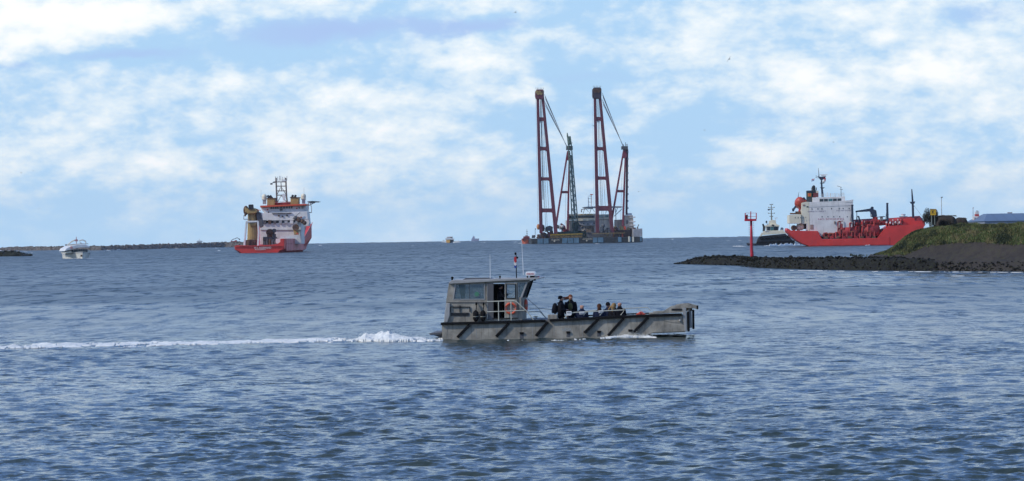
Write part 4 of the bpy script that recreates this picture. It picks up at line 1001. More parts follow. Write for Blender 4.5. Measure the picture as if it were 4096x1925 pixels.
# upper side plating, starboard: hazy sky light put into a paler red
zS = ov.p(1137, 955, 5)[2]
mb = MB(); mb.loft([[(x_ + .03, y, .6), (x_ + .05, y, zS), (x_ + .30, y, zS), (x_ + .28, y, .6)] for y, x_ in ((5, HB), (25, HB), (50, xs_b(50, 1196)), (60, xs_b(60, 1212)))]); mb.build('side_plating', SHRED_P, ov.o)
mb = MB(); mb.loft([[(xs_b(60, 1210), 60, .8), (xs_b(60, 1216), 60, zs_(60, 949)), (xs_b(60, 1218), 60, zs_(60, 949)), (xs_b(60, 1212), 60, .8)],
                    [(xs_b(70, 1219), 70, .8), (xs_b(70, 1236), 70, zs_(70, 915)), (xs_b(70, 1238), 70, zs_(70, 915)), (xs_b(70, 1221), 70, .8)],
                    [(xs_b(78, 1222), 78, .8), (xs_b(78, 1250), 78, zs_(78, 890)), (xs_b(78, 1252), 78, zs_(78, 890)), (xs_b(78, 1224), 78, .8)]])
mb.build('bow_plating', SHRED_P, ov.o)  # same paler red, with the sky light in the colour
for y in (12, 20, 30, 40, 48): 
    x_ = np.interp(y, [5, 25, 50], [HB, HB, xs_b(50, 1196)]) + .30; MB().box(x_, x_ + .04, y, y + .12, .8, zS - .2).build('hull_seam', DKRED, ov.o)
MB().box(HB + .3, HB + .36, 5, 25, 3.2, 3.35).build('rubbing_strip', DKRED, ov.o)
ov.part('stern_bulwark', SHRED, ('pr', [(941, 983), (948, 981), (1040, 984), (1062, 982), (1110, 976), (1121, 968), (1123, 956), (1137, 955), (1137, 990), (941, 990)], -0.3, -0.02), bevel=.05)
ov.part('stern_bulwark', SHRED, ('pr', [(1121, 958), (1123, 955.5), (1137, 955), (1137, 984), (1121, 984)], 0, 4.9))
ov.part('stern_frame', DKRED, ('bx', 958, 984, 1135, 986, -0.42, -0.31))
SWT = mat('white_ship_lettering', (0.75, 0.72, 0.7), 0.7)
text('M.V. NORMAND', 1.1, SWT, ov.o, ov.p(1051, 992, -0.4), 'ship_name', width=6.6)
text('SKUDENESHAVN', .8, SWT, ov.o, ov.p(1041, 998, -0.4), 'home_port', width=4.2)
ov.part('work_deck', SHG, ('pr', [(945, 986), (1133, 984), (1133, 986), (945, 988)], 0, 55))
# lower block
lb = ov.part('lower_superstructure', SHW, ('pr', [(1040, 895), (1205, 889), (1206, 976), (1040, 979)], 34, 46), bevel=.2)
ov.part('deck_edge', SHG, ('bx', 1042, 919, 1204, 921, 33.6, 33.98), parent=lb)
ov.part('winch_recess', DARK, ('bx', 1052, 948, 1106, 976, 33.3, 33.9), parent=lb)
ov.part('pale_bulkhead', SHW, ('pr', [(1122, 944), (1196, 942), (1196, 952), (1122, 956)], 6, 6.5))
ov.part('bulwark_locker', SHW, ('bx', 1103, 955, 1122, 974, 8, 10))
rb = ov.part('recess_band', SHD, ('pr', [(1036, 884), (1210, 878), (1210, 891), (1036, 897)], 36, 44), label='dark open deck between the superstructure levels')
for i in range(7): ov.part('machinery', random.choice([SHW, BRN, SHG, SHD]), ('bx', 1050 + i * 22, 880 + random.uniform(0, 5), 1058 + i * 22 + random.uniform(0, 8), 895, 33.2, 35.9), parent=rb)
fw = ov.part('forward_house', SHW, ('pr', [(1200, 850), (1233, 846), (1238, 892), (1235, 905), (1200, 905)], 56, 61), bevel=.2)
ov.part('forward_house', SHG, ('pr', [(1200, 905), (1222, 905), (1212, 950), (1200, 950)], 52, 55))
mu = ov.part('upper_superstructure', SHW, ('pr', [(1046, 853), (1229, 846), (1233, 878), (1198, 880), (1050, 884)], 35, 40), bevel=.15)
br = ov.part('bridge', SHW, ('pr', [(1042, 829), (1223, 823), (1222, 842), (1218, 850), (1080, 853), (1056, 852), (1048, 842)], 36, 46), bevel=.2)
ov.part('bridge_roof', ORR, ('pr', [(1040, 823), (1224, 815.5), (1225, 822), (1041, 830)], 34, 46), bevel=.1)
xs = [1082, 1090, 1098, 1107, 1118, 1132, 1143, 1154, 1163]
for i, x in enumerate(xs):
    w = 6.5 if i in (0, 1, 7, 8) else 8.5
    if i == 4: w = 12
    ov.part('window', DGLASS, ('pr', [(x, 827 - i * .35), (x + w, 826.7 - i * .35), (x + w, 836 - i * .3), (x, 836.3 - i * .3)], 35.7, 35.95), parent=br)
ov.part('window', SHD, ('bx', 1119, 836, 1130, 843, 35.6, 35.94), parent=br)
ov.part('window', mat('green_window', (0.2, 0.25, 0.2), .4), ('bx', 1206, 825, 1214, 834, 35.6, 35.94), parent=br)
for x, y, m_ in ((1070, 839, REDP), (1074, 849, BLK), (1187, 834, REDP), (1197, 832, BLK)): ov.part('porthole', m_, ('drum', x, y, 35.6, 35.9, .28), parent=br)
for x, y, m_ in ((1115, 863, BRN), (1130, 866, BLK), (1148, 862, BLK), (1204, 870, ORR)): ov.part('door', m_, ('bx', x - 3, y - 3, x + 3, y + 3, 34.6, 34.9), parent=mu)
ov.part('bridge_ledge', SHD, ('pr', [(1088, 853), (1165, 851), (1165, 854), (1088, 856)], 34.4, 34.9))
ov.part('bridge_ledge', SHG, ('pr', [(1198, 853), (1245, 849), (1245, 852), (1198, 856)], 49, 50))
rail_line(ov, [(1100, 816), (1160, 814)], 36, .07, 5, 8, DKRED)
ov.part('roof_house', DKRED, ('pr', [(1100, 812), (1165, 808), (1165, 817), (1100, 820)], 40, 46))
for x0, x1, y0, y1, ex in ((1067, 1100, 794, 822, [(1078, 792, -8), (1088, 792, -8)]), (1161, 1195, 791, 818, [(1168, 790, 4), (1179, 790, 4)])):
    f_ = ov.part('funnel', OCH, ('pr', [(x0 + 1, y0), (x1 - 1, y0 - .5), (x1 - 1, y1 - 1), (x0 + 1, y1)], 38, 43), bevel=.15)
    ov.part('funnel_rim', BRN, ('bx', x0 - 2, y0 - 2, x1 + 2, y0 + .5, 37.7, 43.3), parent=f_)
    for x, y, dx in ex: ov.part('exhaust_pipe', BLK, ('tb', [(x + (0 if dx < 0 else 0), y + 2, 40), (x + dx, y - 10, 40)], [.55, .42], 10), parent=f_)
for x, y in ((1057, 790), (1214, 788)):
    r_ = ov.part('radome', SHW2, ('ball', x, y - 2, 40, 1.05, 1.2), ('post', x, y - 2, y + 8, 40, 1.0, 1.0, 12), smooth=False)
    ov.part('radome_base', SHG, ('bx', x - 9, y + 8, x + 8, y + 11, 39, 41), ('bx', x - 6, y + 11, x + 6, y + 27, 39.3, 40.7), parent=r_)
lm = ov.part('lattice_mast', mat('mast_brown', (0.17, 0.13, 0.11), .6),
     *[('tb', [(xb, 812, dd), (xm, 781, dd), (xt, 712, dd)], .34, 6) for dd in (40, 44) for xb, xm, xt in ((1108, 1106.5, 1104), (1149, 1146, 1143))],
     *[('tb', [(1104.5 + (y - 712) * .03, y, dd), (1143 + (y - 712) * .04, y, dd)], .2, 5) for dd in (40, 44) for y in (728, 745, 764, 781)],
     ('tb', [(1107, 781, 40), (1124, 747, 40), (1146, 781, 40)], .18, 5), ('tb', [(1124, 728, 40), (1126, 764, 40)], .16, 5), ('tb', [(1108, 812, 40), (1125, 783, 40), (1149, 812, 40)], .18, 5))
for dd in (40, 44): ov.part('mast_gallery', SHW, ('bx', 1102, 716, 1146, 717, dd - .1, dd + .1), ('bx', 1101, 722, 1147, 723, dd - .1, dd + .1), parent=lm)
for x in (1102, 1110, 1118, 1123.5, 1131, 1140, 1148): ov.part('antenna', SHG, ('post', x, 708 - (x % 3) * 2, 722, 41, .1), parent=lm)
ov.part('radar', WHITE, ('bx', 1128, 719, 1142, 726, 38, 39), parent=lm)
ov.part('satellite_dish', WHITE, ('bx', 1129, 776, 1140, 784, 38.1, 38.9), ('pr', [(1128, 783), (1142, 783), (1140, 797), (1135, 804), (1131, 797)], 38, 39), parent=lm)
ov.part('mast_arm', SHD, ('pr', [(1104, 724), (1092, 728), (1089, 733), (1097, 732), (1104, 731)], 40, 41), ('bx', 1081, 733, 1088, 739, 39.5, 41.5), parent=lm)
ov.part('antenna', SHG, ('tb', [(1044, 790, 40), (1044, 760, 40)], .05), ('tb', [(1216, 780, 40), (1216, 750, 40)], .05))
hd = ov.part('helideck', BLK, ('pr', [(1229, 806), (1250, 804.5), (1272, 806), (1262, 809), (1231, 809)], 62, 74))
for sh in ([(1232, 812, 66), (1260, 812, 66)], [(1240, 809, 66), (1246, 830, 66), (1246, 852, 66)], [(1233, 810, 66), (1235, 850, 66)], [(1262, 809, 66), (1236, 822, 66)]):
    ov.part('truss_bar', SHG, ('tb', sh, .16), parent=hd)
# crane on the port side aft
ck = ov.part('main_crane', OCH, ('tb', [(1009, 990, 22), (1010, 920, 22), (1010, 850, 22)], [2.1, 2.0, 1.9], 14), ('pr', [(1000, 896), (1023, 893), (1023, 903), (1000, 906)], 19.5, 24.5), label='ochre pedestal crane folded on the aft port side')
ov.part('crane_house', OCH, ('pr', [(980, 830), (994, 836), (1010, 832), (1024, 836), (1030, 846), (1024, 854), (992, 856), (980, 848)], 18.5, 25), bevel=.3, parent=ck)
ov.part('crane_cab', BLK, ('pr', [(994, 819), (1010, 818), (1012, 838), (993, 838)], 18, 21), bevel=.1, parent=ck)
ov.part('crane_knuckle', BRN, ('ball', 984, 842, 20, 1.1, 1.9), ('bx', 977, 848, 983, 866, 19, 20), parent=ck)
ov.part('crane_basket', SHG, ('bx', 974, 876, 995, 879, 18, 20), ('bx', 974, 862, 976, 878, 18, 18.3), parent=ck)
ov.part('crane_jib', SHD, ('pr', [(1024, 846), (1040, 850), (1048, 878), (1052, 905), (1040, 912), (1028, 880)], 20, 23), bevel=.2, parent=ck)
ov.part('crane_jib', SHW, ('pr', [(1030, 854), (1046, 850), (1048, 880), (1034, 880)], 24, 27), bevel=.2, parent=ck)
rail_line(ov, [(1024, 842), (1042, 846)], 19, .08, 5, 5, ORR)
# white stern gantry
ag = ov.part('stern_gantry', WHITE, ('pr', [(983, 884), (1031, 883), (1032, 889), (983, 891)], 5, 6), ('pr', [(982, 886), (988, 886), (980, 984), (973, 984)], 5, 6.2),
     ('pr', [(1028, 886), (1034, 885), (1038, 932), (1035, 983), (1028, 983), (1031, 932)], 5, 6.2), bevel=.08)
ov.part('gantry_sheave', SHD, ('bx', 990, 890, 1026, 893, 5.1, 6.3), parent=ag)
ov.part('winch_house', BRN, ('pr', [(980, 961), (1004, 958), (1020, 962), (1021, 988), (980, 988)], 7, 11), bevel=.2)
ov.part('deck_crate', DKRED, ('bx', 1012, 960, 1026, 984, 12, 15), ('bx', 1000, 964, 1008, 984, 11.5, 14))
ov.part('reel', BRN, ('drum', 1078, 930, 26, 29, 1.4), ('bx', 1068, 934, 1086, 950, 26, 29), ('bx', 1066, 922, 1090, 925, 27, 28))
ov.part('reel', SHD, ('drum', 1096, 923, 26, 28, .8), ('post', 1096, 924, 960, 27, .35), ('bx', 1090, 936, 1102, 975, 27, 29))
ov.part('reel', SHD, ('bx', 1056, 948, 1072, 962, 26, 28), ('bx', 1074, 950, 1088, 976, 26, 28))
for i in range(5): ov.part('deck_cargo', random.choice([SHD, BRN, SHG]), ('bx', 1052 + i * 11, 955 + random.uniform(0, 10), 1060 + i * 11, 980, 16, 20))
ov.part('tugger_winch', OCH, ('pr', [(1172, 902), (1188, 900), (1194, 938), (1176, 940)], 30, 33), bevel=.2)
ov.part('tugger_winch', BRN, ('drum', 1182, 910, 28.5, 30, 1.3))
ov.part('tugger_winch', ORR, ('bx', 1186, 932, 1193, 938, 29, 29.9))
for x, y in ((1193, 876), (1196, 880), (1182, 872), (1210, 886), (1218, 892)): ov.part('deck_gear', random.choice([SHD, BRN]), ('ball', x, y, 33, .9, .9))
ov.part('stair', SHG, ('tb', [(1170, 876, 34), (1200, 850, 34)], .15))

# ================================================================== heavy lift crane vessel
D = water_dist(2350, 973.5)
cv = Thing('crane_vessel', 'heavy lift barge with two tall dark red sheerleg cranes and beige wheelhouse', 'crane ship', 2350, 973, D, R(2))
hl = cv.part('hull', HULLBK, ('pr', [(2126, 955), (2533, 948), (2570, 947), (2571, 969), (2130, 982), (2126, 975)], 0, 42), bevel=.3)
for x0, x1 in ((2150, 2171), (2174.5, 2194), (2248.5, 2269), (2271, 2292.5), (2295, 2316), (2372, 2389), (2391, 2413), (2472, 2486), (2520, 2525), (2560, 2567)):
    k0 = (x0 - 2126) * .0175
    cv.part('hull_panel', BLG, ('pr', [(x0, 955 - k0), (x1, 954.6 - k0), (x1, 976 - k0 * 1.3), (x0, 976.5 - k0 * 1.3)], -0.35, -0.01), parent=hl)
for x0, x1 in ((2513, 2519), (2529, 2536)): cv.part('hull_panel', SHW2, ('bx', x0, 946, x1, 968, -0.3, -.01), parent=hl)
LTB = mat('barge_lettering', (0.55, 0.5, 0.38), .8)
text('SCALDIS', 1.5, LTB, cv.o, cv.p(2222, 960, -0.2), 'barge_name', width=5.3)
text('ANTWERPEN', 1.5, LTB, cv.o, cv.p(2350, 957, -0.2), 'home_port', width=6.5)
cv.part('hull_emblem', LTB, ('drum', 2218, 965, -.3, -.05, .55)); cv.part('hull_emblem', LTB, ('drum', 2347, 963, -.3, -.05, .5))
cv.part('bow_block', SHG, ('pr', [(2533, 916), (2569, 914), (2570, 946), (2540, 948), (2533, 945)], 2, 40), bevel=.2)
cv.part('bow_rail', BRN, ('bx', 2534, 911, 2542, 916, 2, 3), ('tb', [(2549, 913, 3), (2555, 898, 3)], .3), ('ball', 2550, 912, 3, .6, .5))
MATS.get('x'); dr_ = MB(); cv.pr(dr_, [(2202, 941), (2329, 938), (2329, 950), (2202, 952)], 1.0, 2.0); dr_.build('deck_net', mat('yellow_brown_net', (0.22, 0.14, 0.05), .8, var=.6, scale=1.2), cv.o)
rail_line(cv, [(2202, 943), (2260, 942), (2329, 939)], .6, .12, 6, 5, YEL)
rail_line(cv, [(2370, 938), (2440, 936), (2500, 935)], .6, .1, 6, 4, OCH)
def leg(mb, x0, y0, x1, y1, w0, w1, d, e=2.2):
    cv.pr(mb, [(x0 - w0 / 2, y0), (x0 + w0 / 2, y0), (x1 + w1 / 2, y1), (x1 - w1 / 2, y1)], d, d + e)
def sheerleg(lx0, lx1, rx0, rx1, ytop, ybot, bars, d, head, label):
    a = MB(); leg(a, lx0, ytop, lx1, ybot, 10.5, 13.5, d, 3); a.build('boom_leg', CRRED, cv.o, bevel=.12)
    a = MB(); leg(a, rx0, ytop, rx1, ybot, 10, 14.5, d, 3); a.build('boom_leg', CRRED, cv.o, bevel=.12)
    for i, (yb, th) in enumerate(bars):
        t_ = (yb - ytop) / (ybot - ytop)
        xl = lx0 + (lx1 - lx0) * t_ + 4; xr = rx0 + (rx1 - rx0) * t_ - 4
        w = xr - xl; g = min(5, w * .2)
        o_ = cv.part('cross_beam', CRRED, ('pr', [(xl, yb - th / 2 - g), (xl + g, yb - th / 2), (xr - g, yb - th / 2), (xr, yb - th / 2 - g), (xr, yb + th / 2 + g), (xr - g, yb + th / 2), (xl + g, yb + th / 2), (xl, yb + th / 2 + g)], d + .3, d + 2.7))
    x0, y0, x1, y1 = head
    hh = cv.part('boom_head', CRRED if lx0 < 2200 else mat('dark_head', (.05, .035, .045), .7), ('pr', [(x0 + 3, y1 + 10), (x0, y1), (x0, y0 + 10), (x0 + 6, y0 + 2), (x1 - 5, y0 + 2), (x1, y0 + 8), (x1, y1), (x1 - 3, y1 + 12)], d - .8, d + 4), bevel=.3)
    for q in range(5): cv.part('sheave', OCH if (lx0 < 2200 and q < 4) else BRN, ('drum', x0 + 6 + q * (x1 - x0 - 12) / 4, y0 + 12 + (q % 2) * 6, d - 1.1, d - .81, 1.0), parent=hh)
    for q in range(6): cv.part('head_rail', BRN, ('post', x0 + 3 + q * (x1 - x0 - 6) / 5, y0 - 5, y0 + 3, d, .12), parent=hh)
    for q in range(4):
        xa = lx0 + 8 + q * 3.1; t_ = .995
        xb = lx1 + 12 + q * 6
        cv.part('hoist_wire', SHD, ('tb', [(xa, ytop + 6, d + 1), (xb, bars[-1][0] - 6 if q in (0, 3) else ybot - 20, d + 1)], .14, 4))
    cv.part('hook_block', SHW, ('bx', lx0 + 9, bars[0][0] - 8, rx0 - 6 + 6, bars[0][0] + 14, d + .8, d + 1.6))
sheerleg(2151, 2165, 2170, 2224, 375, 934, [(477, 14), (595, 14), (716, 13), (842, 16)], 6, (2141, 356, 2176, 386), 'a')
sheerleg(2380, 2391, 2399, 2450, 372, 932, [(476, 14), (595, 13), (713, 13), (834, 20)], 6, (2370, 348, 2406, 384), 'b')
cv.part('boom_ladder', SHW, ('tb', [(2163, 400, 10), (2172, 800, 10)], .3))
cv.part('guy_wire', SHG, ('tb', [(2143, 395, 5), (2152, 905, 5)], .08), ('tb', [(2369, 385, 5), (2376, 900, 5)], .05))
# stays
for xa, ya, xb, yb in ((2178, 398, 2268, 582), (2409, 392, 2494, 582)):
    for q in range(6): cv.part('stay_cable', SHG, ('tb', [(xa + (q % 3) * 1.6, ya - 20 + q * 9, 8 + q * 3), (xb - 4 + q * 1.2, yb + q * 1.5, 24 + q)], .13 + .03 * (q % 2), 4))
# back masts
def backmast(ax, ay, lx, ly, rx, ry, cy, name):
    a = MB(); leg(a, ax - 4, ay, lx, ly, 6, 8, 24); a.build('back_mast_leg', mat('back_mast_red', (0.22, 0.04, 0.06), .55, var=.15, scale=.2), cv.o, bevel=.1)
    a = MB(); leg(a, ax + 4, ay, rx, ry, 6, 8, 24); a.build('back_mast_leg', MATS['back_mast_red'], cv.o, bevel=.1)
    t_ = (cy - ay) / (ly - ay); xl = ax - 4 + (lx - ax + 4) * t_; t_ = (cy - ay) / (ry - ay); xr = ax + 4 + (rx - ax - 4) * t_
    cv.part('back_mast_beam', CRRED, ('bx', xl + 2, cy - 5, xr - 2, cy + 5, 24.3, 26))
    cv.part('mast_cap', MATS['back_mast_red'], ('pr', [(ax - 5, ay - 8), (ax + 5, ay - 8), (ax + 9, ay + 22), (ax + 4, ay + 30), (ax - 8, ay + 30), (ax - 8, ay + 10)], 23.5, 26.6), bevel=.1)
backmast(2274, 612, 2219, 936, 2271, 930, 769, 'a')
backmast(2499, 603, 2444, 900, 2491, 932, 765, 'b')
cv.part('mast_platform', SHD, ('bx', 2266, 584, 2291, 600, 22, 28), ('tb', [(2270, 572, 24), (2290, 572, 24)], .2))
cv.part('mast_platform', SHD, ('bx', 2487, 585, 2512, 598, 22, 28), ('post', 2502, 570, 586, 24, .2), ('post', 2508, 576, 586, 24, .3), ('post', 2494, 578, 586, 24, .2))
lad = cv.part('ladder_tower', mat('dark_red_ladder', (.12, .03, .04), .7), ('tb', [(2509, 598, 27), (2506, 860, 27)], .8))
for i in range(9): cv.part('ladder_landing', SHG, ('bx', 2509, 605 + i * 28, 2514, 612 + i * 28, 26, 28), parent=lad)
for xx in (2262, 2484): cv.part('pendant_wire', SHG, ('tb', [(xx + 6, 640, 26), (xx - 2, 900, 26)], .09, 4))
# green lattice crane

gm = MB(); A0 = (2276, 600, 14); L_ = 18
def gp(t_, s_): # point along the boom; s_ in -1..1 across
    x = 2279 + (2302 - 2279) * t_; y = 575 + (915 - 575) * t_; w = 6 + 5.5 * t_
    return (x + s_ * w, y, 18 if s_ < 0 else 18)
for s_ in (-1, 1):
    for dd in (18, 20.5): cv.tb(gm, [(gp(0, s_)[0], gp(0, s_)[1], dd), (gp(1, s_)[0], gp(1, s_)[1], dd)], .42, 5)
for i in range(L_):
    t0, t1 = i / L_, (i + 1) / L_; s_ = 1 if i % 2 else -1
    for dd in (18, 20.5): cv.tb(gm, [(gp(t0, s_)[0], gp(t0, s_)[1], dd), (gp(t1, -s_)[0], gp(t1, -s_)[1], dd)], .3, 4)
    cv.tb(gm, [(gp(t0, -1)[0], gp(t0, 0)[1], 18), (gp(t0, 1)[0], gp(t0, 0)[1], 18)], .25, 4)
g_ = gm.build('lattice_boom', GREENP, cv.o)
cv.part('boom_tip', GREENP, ('tb', [(2279, 580, 19), (2275, 560, 19), (2270, 545, 19), (2269, 532, 19)], [.9, .8, .6, .3], 8), ('pr', [(2268, 546), (2283, 545), (2287, 576), (2271, 576)], 18.5, 20), label='dark green curved tip of the lattice boom')
cv.part('boom_winding', mat('pale_green', (.38, .45, .40), .7, var=.4, scale=.6), ('tb', [(2282, 620, 19.2), (2300, 880, 19.2)], .8, 6))
cv.part('crane_base', mat('dark_green_machinery', (.035, .06, .04), .8, var=.5, scale=.6), ('pr', [(2294, 890), (2312, 886), (2322, 905), (2326, 936), (2294, 938)], 15, 22), bevel=.3)
# deckhouse
hs = cv.part('deckhouse', mat('beige_ship', (0.66, 0.57, 0.46), .6, var=.12, scale=.15, streak=.25), ('pr', [(2266, 882), (2440, 877), (2442, 936), (2268, 938)], 27, 40), bevel=.3)
BEI = MATS['beige_ship']
cv.part('wheelhouse', mat('cream_ship', (0.74, 0.67, 0.50), .6, streak=.2, scale=.2), ('pr', [(2275, 860), (2440, 857), (2441, 877), (2275, 880)], 26, 39), bevel=.2)
wbnd = cv.part('window_band', SHD, ('pr', [(2278, 864), (2378, 862), (2378, 872), (2278, 873)], 25.6, 25.95))
for i in range(9): cv.part('window', DGLASS, ('bx', 2280 + i * 11, 864.5 - i * .1, 2289 + i * 11, 872 - i * .1, 25.3, 25.55), parent=wbnd)
windows(cv, glass('pale_green_glass', (.2, .3, .28)), [(2395, 862, 2412, 870), (2420, 860, 2434, 869)], 25.6, 25.95, wbnd)
cv.part('bridge_eave', MATS['cream_ship'], ('pr', [(2273, 857), (2382, 855), (2382, 861), (2273, 863)], 24.5, 40), bevel=.1)
cv.part('bridge_ledge', MATS['cream_ship'], ('pr', [(2310, 878), (2382, 876), (2382, 882), (2310, 884)], 24, 26.9))
cv.part('ledge_front', SHG, ('pr', [(2312, 885), (2380, 883), (2380, 903), (2336, 904), (2320, 900)], 25, 26.9), bevel=.2)
cv.part('lower_recess', mat('brown_recess', (.25, .18, .12), .8, var=.4), ('bx', 2340, 906, 2376, 930, 26.2, 26.9))
for x, y in ((2335, 895), (2352, 896), (2376, 893)): cv.part('porthole', DGLASS, ('drum', x, y, 24.6, 24.95, .5))
hk = cv.part('helideck', SHG, ('pr', [(2333, 829), (2350, 826.5), (2480, 825), (2492, 827), (2488, 831), (2340, 833)], 24, 40))
for sh in [((x, 832, 28), (x - 8, 855, 28), .25) for x in (2340, 2366, 2394, 2430, 2470)] + [((x, 832, 28), (x + 14, 848, 28), .2) for x in (2340, 2366, 2440)] + [((2326, 838, 27), (2326, 850, 27), .5), ((2326, 838, 27), (2372, 834, 27), .35), ((2456, 866, 27), (2488, 836, 27), .3), ((2462, 834, 27), (2464, 880, 27), .3)]:
    cv.part('truss_bar', SHG, ('tb', [sh[0], sh[1]], sh[2], 4), parent=hk)
rm = cv.part('radar_mast', SHW, ('post', 2366, 776, 830, 30, .35), ('post', 2354, 790, 830, 30, .25))
for y in (784, 794, 808, 820): cv.part('mast_bar', SHW, ('bx', 2352, y, 2369, y + 1.6, 29.7, 30.3), parent=rm)
cv.part('radar', ORR, ('bx', 2360, 777, 2372, 780, 29.5, 30.5), parent=rm)
cv.part('roof_light', YEL, *[('bx', 2322 + i * 13, 856, 2331 + i * 13, 858.5, 24.2, 24.49) for i in range(4)])
rt = cv.part('aft_tower', BEI, ('pr', [(2497, 864), (2532, 861), (2534, 900), (2538, 920), (2497, 922)], 26, 36), bevel=.3)
cv.part('tower_window', SHD, ('bx', 2506, 880, 2511, 896, 25.6, 25.95), parent=rt)
for y in (868, 886, 900): cv.part('tower_gallery', SHW, ('bx', 2518, y, 2540, y + 3, 24, 25.9), ('ball', 2537, y + 1, 25, .9, .5), parent=rt)
cv.part('tower_top', SHW, ('bx', 2510, 853, 2528, 861, 28, 33), ('bx', 2500, 861, 2528, 863.5, 25, 34), parent=rt)
cv.part('lower_house', BEI, ('pr', [(2460, 880), (2496, 878), (2496, 930), (2460, 930)], 30, 38))
cv.part('sky_gap_post', SHW, ('post', 2493, 845, 880, 27, .5))
# winches and machinery
cv.part('deck_housing', BRN, ('pr', [(2150, 938), (2230, 934), (2232, 955), (2150, 957)], 14, 22), bevel=.3)
cv.part('deck_housing', mat('dark_green_machinery', (0, 0, 0)), ('pr', [(2232, 928), (2345, 924), (2345, 952), (2232, 954)], 14.1, 24), bevel=.3)
cv.part('deck_housing', SHD, ('pr', [(2346, 930), (2450, 926), (2450, 950), (2346, 952)], 14, 24), bevel=.3)
cv.part('deck_housing', BRN, ('pr', [(2451, 922), (2534, 918), (2534, 948), (2451, 950)], 14, 24), bevel=.3)
def heap(x0, y0, x1, y1, n, mats, d0, d1, name='winch'):
    for i in range(n):
        x = random.uniform(x0, x1); y = random.uniform(y0, y1); w = random.uniform(3, 9); h = random.uniform(3, 10); d = random.uniform(d0, d1)
        if i % 3 == 0: cv.part(name, random.choice(mats), ('drum', x, y, d, d + 3, w * .09))
        else: cv.part(name, random.choice(mats), ('pr', [(x - w, y + h), (x - w * .7, y - h), (x + w * .6, y - h * .8), (x + w, y + h)], d, d + 2.5))
heap(2164, 905, 2215, 945, 22, [CRRED, BRN, SHD, CRRED], 8, 12)
heap(2232, 905, 2266, 940, 12, [CRRED, DKRED, SHD], 20, 26)
heap(2395, 915, 2440, 946, 16, [BRN, SHD, OCH], 3, 10)
heap(2460, 905, 2545, 944, 30, [CRRED, BRN, ORR, OCH], 10, 22)
heap(2130, 942, 2170, 952, 8, [BRN, SHD, CRRED], 3, 8)
heap(2300, 905, 2345, 942, 12, [BRN, MATS['dark_green_machinery'], SHD], 12, 20)
cv.part('orange_tank', mat('dull_orange', (.55, .22, .07), .7), ('ball', 2153, 908, 7, 1.1, 1.9), smooth=True)
cv.part('vent_head', SHD, ('ball', 2413, 903, 6, 1.2, 1.3), ('post', 2413, 903, 935, 6, .4))
cv.part('lamp_post', SHD, ('post', 2141, 920, 950, 3, .15), ('bx', 2140, 914, 2143, 920, 2.8, 3.2))
cv.part('winch_cab', SHD, ('pr', [(2182, 908), (2200, 903), (2212, 908), (2210, 925), (2186, 924)], 9, 13), bevel=.2)
cv.part('white_winch', SHW, ('ball', 2250, 905, 19, 1.3, 1.3), ('bx', 2238, 900, 2241, 922, 19, 20))
cv.part('derrick', CRRED, ('pr', [(2240, 897), (2246, 893), (2262, 905), (2258, 912)], 18, 20))

# ================================================================== small craft
def small(name, label, cat, ax, ay, D, yaw=0): return Thing(name, label, cat, ax, ay, D, yaw)
# red pilot tug beside the barge
t = small('tugboat', 'small orange and maroon tug with a thin mast, close left of the crane barge', 'tug', 2106, 972, water_dist(2106, 976))
ob = mat('rusty_orange', (.50, .11, .05), .6, var=.2, scale=.4); mr = mat('maroon_paint', (.16, .03, .035), .6)
mb = MB(); k = t.k
mb.loft([[(-8 * k, 0, 20 * k), (8 * k, 0, 20 * k), (3 * k, .6, -1), (-3 * k, .6, -1)], [(-16 * k, 2, 18 * k), (16 * k, 2, 18 * k), (12 * k, 2, -1), (-12 * k, 2, -1)], [(-20 * k, 7, 15 * k), (20 * k, 7, 15 * k), (16 * k, 7, -1), (-16 * k, 7, -1)], [(-20 * k, 20, 13 * k), (20 * k, 20, 13 * k), (16 * k, 20, -1), (-16 * k, 20, -1)]])
mb.build('hull', ob, t.o)
t.part('rubber_band', mr, ('pr', [(2087, 956), (2106, 950), (2125, 954), (2125, 958), (2106, 955), (2088, 960)], -.3, 1.8))
t.part('wheelhouse', mr, ('pr', [(2094, 946), (2118, 945), (2120, 957), (2092, 958)], 9, 15), bevel=.2)
t.part('wheelhouse', SHG, ('bx', 2101, 941, 2112, 946, 10, 13))
t.part('mast', SHD, ('post', 2108, 916, 942, 11, .22, .1), ('bx', 2104, 926, 2112, 927.5, 11, 11.3), ('bx', 2105, 933, 2111, 934.5, 11, 11.3))
# yellow and white motor boat
t = small('motor_boat', 'small yellow and white motor boat throwing spray on the horizon', 'boat', 1800, 970, 3000)
t.part('hull', mat('bright_yellow_orange', (.85, .45, .10), .5), ('pr', [(1783, 958), (1800, 957), (1800, 972), (1786, 972)], 0, 10), bevel=.3)
t.part('hull', SHD, ('pr', [(1800.5, 957), (1815, 958), (1814, 969), (1800.5, 972)], 2, 10), bevel=.3, label='right side of the hull with its shade painted in dark grey')  # shade on this side of the orange hull is painted dark grey
t.part('deck_rim', WHITE, ('pr', [(1780, 954), (1800, 951), (1816, 955), (1816, 960), (1800, 958.5), (1782, 960)], -.3, 9))
t.part('wheelhouse', SHW2, ('pr', [(1787, 950), (1810, 948), (1812, 955), (1786, 955)], 2, 8), bevel=.2)
t.part('window', DGLASS, ('pr', [(1788, 950.5), (1808, 949.5), (1808, 952.3), (1788, 953.2)], 1.6, 1.9))
t.part('roof', WHITE, ('pr', [(1785, 949), (1791, 946.5), (1810, 945.8), (1811, 948.5), (1788, 951)], 1, 8.6), bevel=.1)
